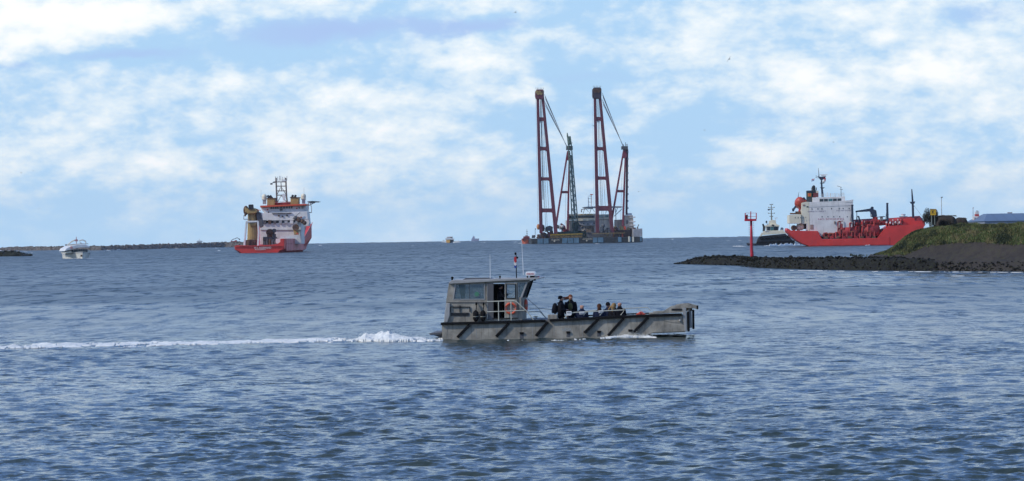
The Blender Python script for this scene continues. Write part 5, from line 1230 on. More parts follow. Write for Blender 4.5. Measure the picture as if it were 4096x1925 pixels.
# grey ship hull down
t = small('ship', 'faint grey ship far out on the horizon between the yellow boat and the crane barge', 'ship', 1900, 966, 5200)
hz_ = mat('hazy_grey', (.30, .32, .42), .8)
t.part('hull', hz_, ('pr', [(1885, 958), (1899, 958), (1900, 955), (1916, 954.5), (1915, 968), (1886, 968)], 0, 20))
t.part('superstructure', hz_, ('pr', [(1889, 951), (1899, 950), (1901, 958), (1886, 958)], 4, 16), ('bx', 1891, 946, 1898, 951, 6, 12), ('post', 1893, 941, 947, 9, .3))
# white passenger boat
D = water_dist(313, 1035)
t = Thing('passenger_boat', 'white excursion boat with a covered deck heading towards the viewer at far left', 'boat', 332, 1035, D, R(17)); k = t.k
WB_ = mat('creamy_white', (.66, .64, .56), .5, var=.06)
def sec(y, w, wt, zt): return [(-wt, y, zt), (-w, y, -.4), (w, y, -.4), (wt, y, zt)]
mb = MB(); q = lambda px, py, d: t.p(px, py, d)
zb = (1035 - 1008) * k
mb.loft([[(-.08, 0, zb), (-.05, .8, -.4), (.05, .8, -.4), (.08, 0, zb)], sec(1.6, .9, 1.7, zb * .95), sec(4, 2.0, 2.8, zb * .9), sec(7, 2.9, 3.3, zb * .85), sec(14, 3.2, 3.4, zb * .8), sec(22, 3.2, 3.4, zb * .8)])
mb.build('hull', WB_, t.o)
MB().tube([(-3.45, 20, zb * .62), (-3.4, 14, zb * .62), (-3.3, 7, zb * .68), (-2.75, 4, zb * .76), (-1.6, 1.6, zb * .86), (0, -.08, zb * .93), (1.6, 1.6, zb * .86), (2.75, 4, zb * .76), (3.3, 7, zb * .68), (3.4, 14, zb * .62)], .09, 6).build('rub_rail', SHG, t.o)
t.part('anchor', BRN, ('bx', 323, 1020, 328, 1027, -.1, .6))
cb = t.part('saloon', WB_, ('pr', [(264, 1007), (300, 1000), (350, 998), (361, 1002), (361, 1010), (330, 1010), (265, 1014)], 3.5, 15), bevel=.1)
for i in range(9): t.part('window', DGLASS, ('bx', 287 + i * 7.2, 995.5 + abs(i - 5) * .6, 292.4 + i * 7.2, 1005 + abs(i - 5) * 1.0, 3.1, 3.45), parent=cb)
t.part('canopy', WHITE, ('pr', [(259, 1005), (264, 995), (282, 985), (310, 979), (340, 978), (356, 984), (361, 991), (345, 990), (320, 991), (295, 995), (275, 1001)], 2.2, 15), bevel=.15)
t.part('upper_rail', SHG, ('tb', [(263, 981, 5), (290, 978, 5), (330, 975, 5), (353, 976, 5)], .1), ('bx', 262, 977, 268, 984, 5, 6))
t.part('arch_frame', WB_, ('tb', [(272, 978, 8), (288, 966, 8), (300, 961, 8), (312, 962, 8)], .22), ('tb', [(316, 964, 8), (330, 960, 8), (342, 965, 8), (344, 975, 8)], .2), ('tb', [(320, 970, 8), (330, 978, 8)], .15))
t.part('mast', mat('pinkish_mast', (.45, .25, .26), .7), ('post', 306, 948, 980, 8, .12), ('bx', 302, 958, 311, 966, 7.5, 8.5), ('bx', 296, 960, 302, 963, 7.8, 8.1))
t.part('deck_seat', SHW2, ('bx', 285, 978, 345, 982, 6, 16))
t.part('life_ring', ORR, ('ring', 286, 991, 2.1, .28, .08), smooth=True)

# ================================================================== land
def ground_mat(name, cols, s1=0.5, s2=3.0, rough=0.9, bump=0.4, green=None):
    m = bpy.data.materials.new(name); m.use_nodes = True
    nt = m.node_tree; nt.nodes.clear(); b = NB(nt)
    pr = b.n('ShaderNodeBsdfPrincipled'); out = b.n('ShaderNodeOutputMaterial'); b.link(pr.outputs[0], out.inputs[0])
    geo = b.n('ShaderNodeTexCoord').outputs['Object']
    c = b.ramp(b.noise(geo, s1, 6, 0.6), [(0.3, cols[0]), (0.5, cols[1]), (0.72, cols[2])])
    f = b.noise(geo, s2, 5, 0.65)
    c = b.mix(0.5, c, b.ramp(f, [(0.35, cols[0]), (0.65, cols[2])]))
    if green:
        oc = b.n('ShaderNodeObjectInfo').outputs['Random']
        c = b.mix(b.m('MULTIPLY', b.smooth(f, 0.52, 0.62), 0.8), c, green)
    b.link(c, pr.inputs['Base Color']); pr.inputs['Roughness'].default_value = rough; pr.inputs['Specular IOR Level'].default_value = 0.25
    bn = b.n('ShaderNodeBump'); bn.inputs['Strength'].default_value = bump; bn.inputs['Distance'].default_value = 0.15
    b.link(b.noise(geo, s2 * 2.5, 5, 0.7), bn.inputs['Height']); b.link(bn.outputs[0], pr.inputs['Normal'])
    return m
ROCK = ground_mat('dark_basalt', [(.005, .005, .004), (.010, .009, .0075), (.022, .019, .013)], 0.6, 3.0, green=(.03, .034, .012))
ROCK2 = ground_mat('weed_covered_rock', [(.008, .009, .007), (.016, .018, .010), (.03, .032, .015)], 0.8, 3.0)
SLOPE = ground_mat('asphalt_slope', [(.022, .019, .016), (.040, .033, .027), (.065, .052, .042)], 0.22, 1.6, green=(.045, .042, .022))
GRASSG = ground_mat('grassy_soil', [(.03, .036, .013), (.06, .075, .024), (.11, .115, .042)], 0.35, 2.2)

def gp_(px, py, z=0.0):
    """world point at height z seen at a photo pixel"""
    u, v = ray(px, py); D = (CAMH - z) / -v
    return np.array([u * D, D])
wl = [(2700, 1056.5), (2790, 1058), (2980, 1063), (3045, 1072), (3200, 1077), (3400, 1081), (3600, 1083), (4096, 1086), (4700, 1090), (5600, 1094)]
WLP = np.array([gp_(*p) for p in wl])
seg = np.concatenate([[0], np.cumsum(np.hypot(*np.diff(WLP, axis=0).T))])
def wl_at(s): return np.stack([np.interp(s, seg, WLP[:, 0]), np.interp(s, seg, WLP[:, 1])], -1)
def s_of_px(px):
    ss = np.linspace(0, seg[-1], 3000); P = wl_at(ss)
    pxs = np.array([2048 + (x / y * FPX) for x, y in P])
    return float(np.interp(px, pxs, ss))
SG0, SG1 = s_of_px(2700), s_of_px(3620)
crest = [(3440, 1022), (3480, 1014), (3510, 1000), (3535, 978), (3570, 950), (3610, 930), (3650, 920), (3700, 912), (3760, 908), (3900, 906), (4000, 902), (4096, 900), (4700, 894), (5600, 887)]
def crest_z(s):
    P = wl_at(np.array([s]))[0]; out = []
    u = P[0] / (P[1] + 13); px = 2048 + u * FPX
    py = np.interp(px, [c[0] for c in crest], [c[1] for c in crest]); v = ray(px, py)[1]
    return CAMH + v * (P[1] + 15)
# --- the dyke: bare slope below, grass above
sd0 = s_of_px(3400)
S = np.linspace(sd0, seg[-1], 420); T = np.concatenate([np.linspace(-1.5, 22, 130), np.linspace(23, 140, 30)])
CZ = np.array([crest_z(s) for s in S]); PW = wl_at(S)
SS, TT = np.meshgrid(S, T)
Czz = np.repeat(CZ[None], len(T), 0)
def profile(t, cz):
    low = np.clip(t * 0.32, -.5, 1.0)
    up = np.clip((t - 3.2) / 11.0, 0, 1); up = up * up * (3 - 2 * up) * .55 + up * .45
    back = np.clip((t - 34) / 60.0, 0, 1)
    return low + (np.maximum(cz, 1.1) - 1.0) * up - back * 3.0
ZZ = profile(TT, Czz)
XX = np.repeat(PW[None, :, 0], len(T), 0) * (1 + np.maximum(TT, 0) / np.repeat(PW[None, :, 1], len(T), 0)); YY = np.repeat(PW[None, :, 1], len(T), 0) + TT
rough_ = (fbm(SS * .6, TT * .6, 4, 3) - .5)
ZZ = ZZ + rough_ * np.clip(TT / 3, 0.15, 1) * (0.25 + .5 * np.clip((ZZ - 2.6) / 2, 0, 1))
tap = np.clip((SS - sd0) / 5.0, 0, 1); ZZ = ZZ * tap - (1 - tap) * .6
dy = grid_mesh('dyke', XX, YY, ZZ, SLOPE); tag(dy, kind='structure')
dy.data.materials.append(GRASSG)
# grass where the slope is high enough, with a ragged lower edge
zc = (ZZ[:-1, :-1] + ZZ[1:, 1:]) / 2; sc_ = (SS[:-1, :-1] + SS[1:, 1:]) / 2; tc_ = (TT[:-1, :-1] + TT[1:, 1:]) / 2
czc = (Czz[:-1, :-1] + Czz[1:, 1:]) / 2
line = np.maximum(np.minimum(3.0, czc - 1.3), 2.1) + (fbm(sc_ * .12 + 3, tc_ * .2, 4, 9) - .5) * 3.2
gmask = zc > line
dy.data.polygons.foreach_set('material_index', gmask.reshape(-1).astype(np.int32))
# tufts: many small blades
def tufts(name, pts, mats, hmin, hmax, blades=5, width=.05, label=None, spread=.12):
    v = []; f = []; mi = []
    for (x, y, z), mi_ in pts:
        for b_ in range(blades):
            a = random.uniform(0, 6.283); h = random.uniform(hmin, hmax); r_ = random.uniform(0, spread); lean = random.uniform(.05, .35) * h
            ox, oy = x + math.cos(a * 3) * r_, y + math.sin(a * 3) * r_; w = width * random.uniform(.6, 1.5)
            n = len(v); v += [(ox - w * math.cos(a), oy - w * math.sin(a), z - .03), (ox + w * math.cos(a), oy + w * math.sin(a), z - .03), (ox + lean * math.sin(a) + lean * .5, oy + lean * math.cos(a), z + h)]
            f.append((n, n + 1, n + 2)); mi.append(mi_)
    me = bpy.data.meshes.new(name); me.from_pydata(v, [], f)
    for m_ in mats: me.materials.append(m_)
    me.polygons.foreach_set('material_index', mi)
    o = bpy.data.objects.new(name, me); COL.objects.link(o); return o
GR = [mat('grass_olive', (.13, .125, .042), .9, var=.3, scale=1), mat('grass_green', (.085, .125, .034), .9, var=.3, scale=1), mat('grass_dark', (.030, .042, .015), .9, var=.3, scale=1),
      mat('grass_dry', (.20, .17, .075), .9, var=.3, scale=1)]
def surf(s, t):
    cz = np.interp(s, S, CZ); P = wl_at(np.array([s]))[0]
    z = profile(np.array(t), np.array(cz)); r_ = fbm(np.array(s * .6), np.array(t * .6), 4, 3) - .5
    z = z + r_ * np.clip(t / 3, .15, 1) * (0.25 + .5 * np.clip((z - 2.6) / 2, 0, 1))
    return P[0] * (1 + t / P[1]), P[1] + t, float(z), float(cz)
pts = []
vis1 = s_of_px(4250)
while len(pts) < 26000:
    s = random.uniform(sd0, vis1); t = random.uniform(5, 19) if random.random() < .9 else random.uniform(19, 40)
    x, y, z, cz = surf(s, t)
    ln = max(min(3.0, cz - 1.3), 2.1) + (float(fbm(np.array(s * .12 + 3), np.array(t * .2), 4, 9)) - .5) * 3.2
    if z < ln + random.uniform(-.35, .15): continue
    g = float(fbm(np.array(s * .35), np.array(t * .35), 3, 21)) + random.uniform(-.12, .12)
    pts.append(((x, y, z), 2 if g < .38 else (0 if g < .52 else (1 if g < .66 else 3))))
g_ = tufts('grass', pts, GR, .08, .28, 5, .05)
tag(g_, 'olive and green rough grass covering the upper slope of the dyke', 'grass', kind='stuff')

# --- rocks
def rock_mesh(i, m):
    rr = random.Random(100 + i); bm = bmesh.new()
    for _ in range(13):
        v = Vector((rr.gauss(0, 1), rr.gauss(0, 1), rr.gauss(0, 1))).normalized() * rr.uniform(.75, 1.1)
        bm.verts.new((v.x * 1.1, v.y * .9, v.z * .75))
    res = bmesh.ops.convex_hull(bm, input=bm.verts)
    junk = [g for g in res['geom_interior'] if isinstance(g, bmesh.types.BMVert)]
    if junk: bmesh.ops.delete(bm, geom=junk, context='VERTS')
    me = bpy.data.meshes.new('rock'); bm.to_mesh(me); bm.free(); me.materials.append(m); return me
RM = [rock_mesh(i, ROCK) for i in range(7)] + [rock_mesh(i + 20, ROCK2) for i in range(4)]
def rocks_on(parent, spots, meshes, cap=300, group_stuff='rocks'):
    """spots: (x, y, z, r); the biggest become rocks of their own, the rest one joined part"""
    spots = sorted(spots, key=lambda q: -q[3]); base = parent.location
    for i, (x, y, z, r) in enumerate(spots[:cap]):
        o = bpy.data.objects.new('rock', random.choice(meshes)); COL.objects.link(o); o.parent = parent
        o.location = (x - base.x, y - base.y, z - base.z); o.rotation_euler = (random.uniform(-.5, .5), random.uniform(-.5, .5), random.uniform(0, 6.28))
        o.scale = (r * random.uniform(.8, 1.35), r, r * random.uniform(.6, 1.0))
    mb = MB(); src = random.sample(meshes, min(5, len(meshes)))
    for (x, y, z, r) in spots[cap:]:
        me = random.choice(src); E = Matrix.Rotation(random.uniform(0, 6.28), 3, 'Z') @ Matrix.Rotation(random.uniform(-.5, .5), 3, 'X')
        vs = [(E @ v.co) * r + Vector((x - base.x, y - base.y, z - base.z)) for v in me.vertices]
        mb.add(vs, [tuple(p.vertices) for p in me.polygons])
    if mb.v:
        o = mb.build('small_rocks', meshes[0].materials[0], parent); o['kind'] = 'stuff'
gro = bpy.data.objects.new('rock_groyne', None); COL.objects.link(gro)
gro.location = (WLP[2][0], WLP[2][1] + 3, 0)
tag(gro, 'low dark groyne of basalt rocks running out from the dyke past the red beacon', 'groyne')
def gh(s):  # groyne crest height
    px = 2048 + FPX * wl_at(np.array([s]))[0][0] / wl_at(np.array([s]))[0][1]
    return float(np.interp(px, [2700, 2730, 2790, 2880, 3000, 3200, 3450, 3620, 3800], [.05, .32, .95, 1.25, 1.25, 1.35, 1.5, 1.5, 1.2]))
Sg = np.linspace(0, s_of_px(3750), 300); Tg = np.linspace(-1.2, 14, 36)
PG = wl_at(Sg); GH = np.array([gh(s) for s in Sg])
s2, t2 = np.meshgrid(Sg, Tg)
gz = np.minimum(np.clip(t2 * .42, -.5, 9), np.clip((13.5 - t2) * .42, -.5, 9)); gz = np.minimum(gz, np.repeat(GH[None], len(Tg), 0) - .15) + (fbm(s2 * 1.1, t2 * 1.1, 4, 44) - .5) * .5
tw = np.clip(s2 / 12, .25, 1)   # narrower at the tip
cx = np.repeat(PG[None, :, 0], len(Tg), 0) - gro.location.x; cy = np.repeat(PG[None, :, 1], len(Tg), 0) + t2 * tw - gro.location.y
core = grid_mesh('core', cx, cy, gz * np.clip(s2 / 3, .3, 1), ROCK); core.parent = gro
spots = []
for _ in range(2000):
    s = random.uniform(0, Sg[-1]); t = random.uniform(-.6, 10); w = max(.25, min(1, s / 12)); P = wl_at(np.array([s]))[0]; h = gh(s)
    z = min(t * .42, h - .1, (13 - t) * .42)
    r = random.uniform(.09, .24) * (1.25 if random.random() < .12 else 1)
    if s < 6: r *= .7
    spots.append((P[0] + random.uniform(-.2, .2), P[1] + t * w, max(z, -.1) * min(1, .3 + s / 4) + random.uniform(-.1, .12), r))
for px in (2830, 2860, 2885, 2905, 2945, 3030, 3060, 3075, 3180, 3215, 3230, 3330, 3345, 3372):   # lumps that show on the skyline
    s = s_of_px(px); P = wl_at(np.array([s]))[0]; spots.append((P[0], P[1] + 5, gh(s) + .05, random.uniform(.30, .42)))
for px in (2970, 2985, 3018, 3052): 
    q_ = gp_(px, 1068 + (px % 3) * 2); spots.append((q_[0], q_[1], 0.0, .3))
# foot of the dyke
for _ in range(500):
    s = random.uniform(s_of_px(3550), s_of_px(4300)); t = random.uniform(-.5, 3.2); P = wl_at(np.array([s]))[0]
    spots.append((P[0], P[1] + t, max(t * .3, -.05) + random.uniform(-.05, .1), random.uniform(.07, .17)))
rocks_on(gro, spots, RM)
def place(px, D=None, s_off=5.0):
    s = s_of_px(px); P = wl_at(np.array([s]))[0]; return P[0], P[1] + s_off
# pale stones
PALE = mat('pale_stone', (.38, .35, .27), .9)
t = Thing('boulder', 'pale flat stone lying on the grassy crest of the dyke', 'stone', 3985, 902, place(3985)[1] + 11)
t.part('stone', PALE, ('ball', 3985, 901, 0, .32, .09), smooth=False)

# --- red beacon
Db = place(3006)[1]
t = Thing('beacon', 'red navigation mark on a slim pole with a square cage top on the groyne', 'beacon', 3008, 1030, Db)
BR = mat('beacon_red', (.48, .012, .03), .45, var=.1, scale=1)
t.part('pole', BR, ('tb', [(3008, 1040, 0), (3008, 1018, 0), (3006.5, 1000, 0), (3005.5, 930, 0), (3004.5, 883, 0)], [.27, .235, .20, .18, .15], 12), smooth=True)
t.part('base_flange', BR, ('tb', [(3008, 1040, 0), (3008, 1030, 0)], [.32, .28], 12))
t.part('platform', BR, ('pr', [(2980, 876), (3026, 876), (3026, 884), (3008, 885), (3002, 885), (2980, 885)], -.5, .5), bevel=.02)
cg = t.part('cage_post', BR, ('bx', 2979, 853, 2982, 877, -.5, -.42)); t.part('cage_post', BR, ('bx', 3024, 852, 3027, 877, -.5, -.42))
t.part('cage_post', BR, ('bx', 2980, 853, 2983, 877, .42, .5)); t.part('cage_post', BR, ('bx', 3023.5, 852, 3026, 877, .42, .5))
t.part('cage_post', BR, ('bx', 3001.5, 846, 3005, 877, -.06, .06))
for y in (852, 866): 
    for dd in (-.48, .46): t.part('cage_rail', BR, ('bx', 2982, y, 3024, y + 1.3, dd, dd + .03))
t.part('equipment_box', BR, ('bx', 2981, 861, 2985.5, 876, -.38, .38)); t.part('solar_panel', mat('brown_panel', (.14, .09, .06), .6), ('bx', 2986, 859, 2991.5, 876, -.36, .1))
for sx in (-1, 1):
    x0 = 3005 + sx * 8.5
    ld = t.part('ladder', SHG, ('tb', [(x0 - 1.5, 886, -.05), (x0 + .5, 1026, -.05)], .011, 4), ('tb', [(x0 + 2, 886, -.05), (x0 + 4, 1026, -.05)], .011, 4))
    for i in range(15): t.part('ladder_rung', SHG, ('bx', x0 - 1.2 + i * .13, 892 + i * 9, x0 + 2 + i * .13, 893.2 + i * 9, -.06, -.04), parent=ld)

# --- sign, bush, lamp post, bunkers on the dyke
s = s_of_px(3733); P = wl_at(np.array([s]))[0]; Dk = P[1] + 14.5
t = Thing('sign', 'yellow board with a black letter K on two posts on the dyke', 'sign', 3733, 903, Dk)
t.part('post', mat('sign_post', (.22, .25, .22), .7), ('post', 3727, 858, 906, .06, .055)); t.part('post', MATS['sign_post'], ('post', 3739.5, 858, 900, .45, .04))
bd = t.part('board', mat('sign_yellow', (.72, .42, .02), .5), ('pr', [(3721.5, 839), (3744, 838), (3744.5, 860.5), (3722, 861.5)], 0, .04))
t.part('board_frame', mat('sign_rim', (.32, .18, .02), .6), ('bx', 3720.5, 836.5, 3744.5, 839, -.02, .05), ('bx', 3742.8, 838, 3745, 861, -.021, .051), parent=bd)
text('K', .62, BLK, bd, t.p(3732.5, 849.5, -.012), 'letter_k', width=.34)
def bush(name, label, px0, px1, ytop, ybot, D, mats, n, seed, depth=1.5):
    rr = random.Random(seed); t = Thing(name, label, 'bush', (px0 + px1) / 2, ybot, D)
    v = []; f = []; mi = []
    x0 = t.p(px0, ybot)[0]; x1 = t.p(px1, ybot)[0]; zt = t.p((px0 + px1) / 2, ytop)[2]; cx = (x0 + x1) / 2; rx = (x1 - x0) / 2
    clumps = [(cx + rr.uniform(-.75, .75) * rx, rr.uniform(-.6, .6) * depth, zt * rr.uniform(.25, .78), rr.uniform(.28, .5)) for _ in range(16)]
    for _ in range(n):
        c = rr.choice(clumps); d_ = Vector((rr.gauss(0, 1), rr.gauss(0, 1), rr.gauss(0, 1))).normalized() * (rr.random() ** .4)
        x, y, z = c[0] + d_.x * c[3] * rx, c[1] + d_.y * c[3] * depth, c[2] + d_.z * c[3] * zt * .8
        if z < 0: z = -z * .3
        w = rr.uniform(.03, .075); a = rr.uniform(0, 6.28); e = rr.uniform(-1, 1)
        k_ = len(v); v += [(x, y, z), (x + w * math.cos(a), y + w * math.sin(a), z + w * e), (x + w * math.sin(a) * .6, y - w * math.cos(a) * .6, z + w * 1.2)]
        f.append((k_, k_ + 1, k_ + 2)); mi.append(rr.choice([0, 0, 1]))
    me = bpy.data.meshes.new('foliage'); me.from_pydata(v, [], f)
    for m_ in mats: me.materials.append(m_)
    me.polygons.foreach_set('material_index', mi)
    o = bpy.data.objects.new('foliage', me); COL.objects.link(o); o.parent = t.o
    for i in range(7):
        a = rr.uniform(-.6, .6); MB().tube([(cx + a * rx * .3, 0, -.1), (cx + a * rx * .7, rr.uniform(-.3, .3), zt * .45), (cx + a * rx * 1.1, rr.uniform(-.5, .5), zt * .8)], [.035, .025, .01], 5).build('branch', BRN, t.o)
    return t
DKL = [mat('leaf_dark', (.020, .022, .014), .9, var=.4, scale=2), mat('leaf_brown', (.045, .038, .024), .9, var=.4, scale=2)]
bush('bush', 'dark ragged bush on the dyke crest beside the yellow K sign', 3692, 3756, 838, 903, Dk + 2.0, DKL, 9000, 5, 1.0)
BUN = ground_mat('bunker_crust', [(.020, .016, .013), (.036, .028, .022), (.06, .048, .036)], .8, 4.0)
def dome(t, px0, px1, ytop, ybot, depth, name='mound'):
    a = t.p(px0, ybot); b_ = t.p(px1, ybot); zt = t.p((px0 + px1) / 2, ytop)[2] - a[2]
    rows = []; nx, ny = 40, 26
    xs_ = np.linspace(-1, 1, nx); ys_ = np.linspace(-1, 1, ny); X_, Y_ = np.meshgrid(xs_, ys_)
    r_ = (np.abs(X_) ** 3.2 + np.abs(Y_) ** 2.6); Z_ = np.clip(1 - r_, 0, 1) ** .38 * zt * (1 + .07 * (fbm(X_ * 4, Y_ * 4, 4, int(px0)) - .5) * 2)
    o = grid_mesh(name, (a[0] + b_[0]) / 2 + X_ * (b_[0] - a[0]) / 2, Y_ * depth + depth, a[2] + Z_ - .25 * (Z_ < .001), BUN); o.parent = t.o; return o
t = Thing('bunker', 'long low dark brown mound shaped bunker just right of the lamp post', 'bunker', 3790, 912, Dk + 4)
dome(t, 3748, 3838, 861, 912, 2.2); t.part('roof_slab', mat('bunker_roof', (.16, .15, .13), .9), ('pr', [(3752, 864), (3762, 861.5), (3822, 861), (3830, 866), (3822, 863.5), (3762, 864.5)], 1.2, 3.2), bevel=.02)
t = Thing('bunker', 'smaller dark bunker with a shadowed opening, right end of the pair on the crest', 'bunker', 3853, 905, Dk + 8)
dome(t, 3826, 3878, 870, 905, 1.6); t.part('opening', DARK, ('pr', [(3834, 885), (3850, 882), (3860, 888), (3858, 893), (3836, 894)], .25, 1.2), bevel=.02)
t.part('roof_slab', MATS['bunker_roof'], ('pr', [(3832, 872), (3860, 870.5), (3870, 876), (3860, 873), (3834, 874)], .9, 2.4))
bush('bush', 'low dark shrub at the foot of the bunkers on the dyke', 3758, 3822, 880, 915, Dk + 2.4, DKL, 5000, 8, .9)
t = Thing('lamp_post', 'thin grey lamp post rising behind the dyke crest between the sign and the bunker', 'lamp post', 3768, 905, Dk + 6)
t.part('pole', SHG, ('post', 3767.5, 790, 912, 0, .05, .03)); t.part('lamp_head', SHD, ('pr', [(3763, 790), (3770, 787), (3771, 791), (3765, 793)], -.06, .06))

# --- behind the dyke: a plain of harbour land reaching away
Dp = 900
t = Thing('radio_mast', 'very thin reddish pole beside the red and white light tower', 'mast', 3894, 893, 830)
t.part('pole', MATS['maroon_paint'], ('post', 3893, 830, 905, 0, .10, .05)); t.part('cap', MATS['maroon_paint'], ('ball', 3893, 832, 0, .16, .12))
t = Thing('light_tower', 'small square white light tower with a red band and red base behind the bunkers', 'lighthouse', 3912, 890, 800)
lt_w = mat('tower_white', (.70, .66, .62), .6, streak=.2, scale=.6)
t.part('base', mat('tower_red', (.42, .06, .06), .6), ('bx', 3896, 880, 3926, 905, 0, 3)); t.part('lower_tower', lt_w, ('pr', [(3895, 867), (3925, 866), (3926, 879.9), (3896, 880)], .1, 2.8), bevel=.05)
t.part('upper_tower', lt_w, ('pr', [(3902, 847), (3916, 846), (3916, 857), (3902, 857)], .6, 2), bevel=.03); t.part('red_band', MATS['tower_red'], ('bx', 3901.5, 857.1, 3916.5, 865.9, .55, 2.05))
t.part('window', SHG, ('bx', 3898, 871, 3903, 879, .02, .09)); t.part('window', SHG, ('bx', 3918, 870, 3922, 877, .02, .09))
t.part('lantern', SHG, ('bx', 3905, 843, 3913, 845.9, .9, 1.6))
t = Thing('warehouse', 'long low blue grey harbour shed with sloping roof ends at the right edge', 'shed', 4020, 898, 780)
bg1 = mat('shed_roof', (.10, .145, .215), .5, var=.1, scale=.08, streak=.2)
z0 = t.p(4020, 930)[2]; zr = t.p(4100, 852)[2]; ze = t.p(4020, 884)[2]; xa = t.p(3935, 897)[0]; xb = t.p(3978, 855)[0]; xe = t.p(4500, 850)[0]
mb = MB(); mb.add([(xa, 0, ze), (xe, 0, ze), (xe, 30, ze), (xa, 30, ze), (xb, 12, zr), (xe - 4, 12, zr), (xe - 4, 18, zr), (xb, 18, zr)],
    [(0, 1, 5, 4), (1, 2, 6, 5), (2, 3, 7, 6), (3, 0, 4, 7), (4, 5, 6, 7), (3, 2, 1, 0)]); mb.build('roof', bg1, t.o)
MB().box(xa + .3, xe - .3, .3, 29.7, z0, ze - .02).build('wall', mat('shed_wall', (.22, .25, .30), .7, streak=.2, scale=.1), t.o)
for i in range(12):
    x_ = xb + 1 + i * (xe - xb) / 13
    MB().add([(x_, .0, ze + .03), (x_ + .12, .0, ze + .03), (x_ + .12, 12, zr + .05), (x_, 12, zr + .05)], [(0, 1, 2, 3)]).build('roof_seam', mat('seam', (.09, .13, .2), .6), t.o)
for i in range(5): MB().box(xb + 6 + i * 5, xb + 7.2 + i * 5, 14, 15, zr - .1, zr + .35).build('roof_vent', SHG, t.o)
# harbour ground behind
g0 = []
xs_ = np.linspace(60, 1400, 40); ys_ = np.linspace(430, 2400, 40); X_, Y_ = np.meshgrid(xs_, ys_)
Z_ = 1.6 + (fbm(X_ / 60, Y_ / 60, 3, 2) - .5) * .8
keepm = (X_ > 63 + (Y_ - 430) * .190)
kk = keepm[:-1, :-1] & keepm[1:, 1:] & keepm[:-1, 1:] & keepm[1:, :-1]
o = grid_mesh('harbour_ground', X_, Y_, Z_, GRASSG, keep=kk); tag(o, kind='structure')
# distant control tower
t = Thing('control_tower', 'distant pale harbour control tower with a round gallery seen over the red tanker', 'tower', 3613, 940, 2100)
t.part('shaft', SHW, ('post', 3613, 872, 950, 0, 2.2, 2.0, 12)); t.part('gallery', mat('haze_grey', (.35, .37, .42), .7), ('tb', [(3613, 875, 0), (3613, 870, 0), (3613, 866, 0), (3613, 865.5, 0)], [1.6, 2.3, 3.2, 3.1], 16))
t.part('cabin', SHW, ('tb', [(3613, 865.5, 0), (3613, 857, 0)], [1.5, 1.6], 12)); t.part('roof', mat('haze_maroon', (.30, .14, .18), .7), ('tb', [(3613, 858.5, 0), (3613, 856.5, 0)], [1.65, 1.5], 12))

# ================================================================== far breakwater on the left
def bank(name, label, cat, pts_w, pts_h, Dfix, nr, rmin, rmax, mats, depth, cap=300, seed=3):
    """pts_w: waterline pixels; pts_h: crest pixels"""
    P = []
    for px, py in pts_w:
        D_ = Dfix if Dfix else water_dist(px, py); u, v = ray(px, py); P.append((u * D_, D_, CAMH + v * D_))
    P = np.array(P); sx = np.array([p[0] for p in pts_w], float)
    th = bpy.data.objects.new(name, None); COL.objects.link(th); th.location = (P[len(P) // 2][0], P[len(P) // 2][1], P[len(P) // 2][2]); tag(th, label, cat)
    def at(px): return np.array([np.interp(px, sx, P[:, k]) for k in range(3)])
    def crestz(px, D_): 
        py = np.interp(px, [p[0] for p in pts_h], [p[1] for p in pts_h]); v = ray(px, py)[1]; return CAMH + v * D_
    N = 260; pxs = np.linspace(pts_w[0][0], pts_w[-1][0], N); T_ = np.linspace(-.15, 1, 12)
    X_ = np.zeros((12, N)); Y_ = X_.copy(); Z_ = X_.copy()
    for j, px in enumerate(pxs):
        b0 = at(px); cz = crestz(px, b0[1] + depth * .5)
        for i, tt in enumerate(T_):
            X_[i, j] = b0[0] * (b0[1] + tt * depth) / b0[1]; Y_[i, j] = b0[1] + tt * depth
            Z_[i, j] = b0[2] + (cz - b0[2]) * max(min(tt * 2.2, 1), -.3) - (1.5 if tt > .9 else 0)
    Z_ = Z_ + (fbm(X_ / 2.0, Y_ / 2.0, 3, seed) - .5) * rmax * .8
    o = grid_mesh('core', X_ - th.location.x, Y_ - th.location.y, Z_ - th.location.z, mats[0].materials[0]); o.parent = th
    sp = []
    for _ in range(nr):
        px = random.uniform(pts_w[0][0], pts_w[-1][0]); tt = random.uniform(-.02, .6); b0 = at(px); cz = crestz(px, b0[1] + depth * .5)
        z = b0[2] + (cz - b0[2]) * min(tt * 2.2, 1)
        sp.append((b0[0] * (b0[1] + tt * depth) / b0[1], b0[1] + tt * depth, z + random.uniform(-.3, .2) * rmax, random.uniform(rmin, rmax)))
    rocks_on(th, sp, mats, cap)
    return th
BW1 = ground_mat('breakwater_stone', [(.07, .068, .062), (.12, .105, .09), (.20, .17, .15)], .12, .6)
BW2 = ground_mat('reddish_stone', [(.07, .055, .046), (.14, .10, .085), (.22, .17, .15)], .12, .6)
BM = [rock_mesh(i + 40, BW1) for i in range(4)] + [rock_mesh(i + 60, BW2) for i in range(3)]
bank('breakwater', 'long grey brown rubble breakwater stretching along the left horizon', 'breakwater',
     [(-420, 1011), (0, 1003.5), (400, 1001), (900, 991), (1040, 989), (1120, 988)],
     [(-420, 997), (0, 993), (60, 989), (260, 987), (400, 986), (600, 979), (800, 974), (900, 970), (960, 969), (1090, 971), (1120, 980)], None, 1500, .5, 1.3, BM, 22)
BLKR = [rock_mesh(i + 80, ROCK2) for i in range(4)] + [rock_mesh(i + 90, ROCK) for i in range(2)]
bank('mole_head', 'dark weedy rock mole tip at the left edge in front of the breakwater', 'breakwater',
     [(-420, 1031), (-60, 1027), (40, 1026), (80, 1022), (126, 1021)], [(-420, 1000), (-60, 1003), (20, 1005), (60, 1006), (80, 1011), (105, 1016), (126, 1020.5)], water_dist(40, 1026), 500, .25, .8, BLKR, 9, 200)
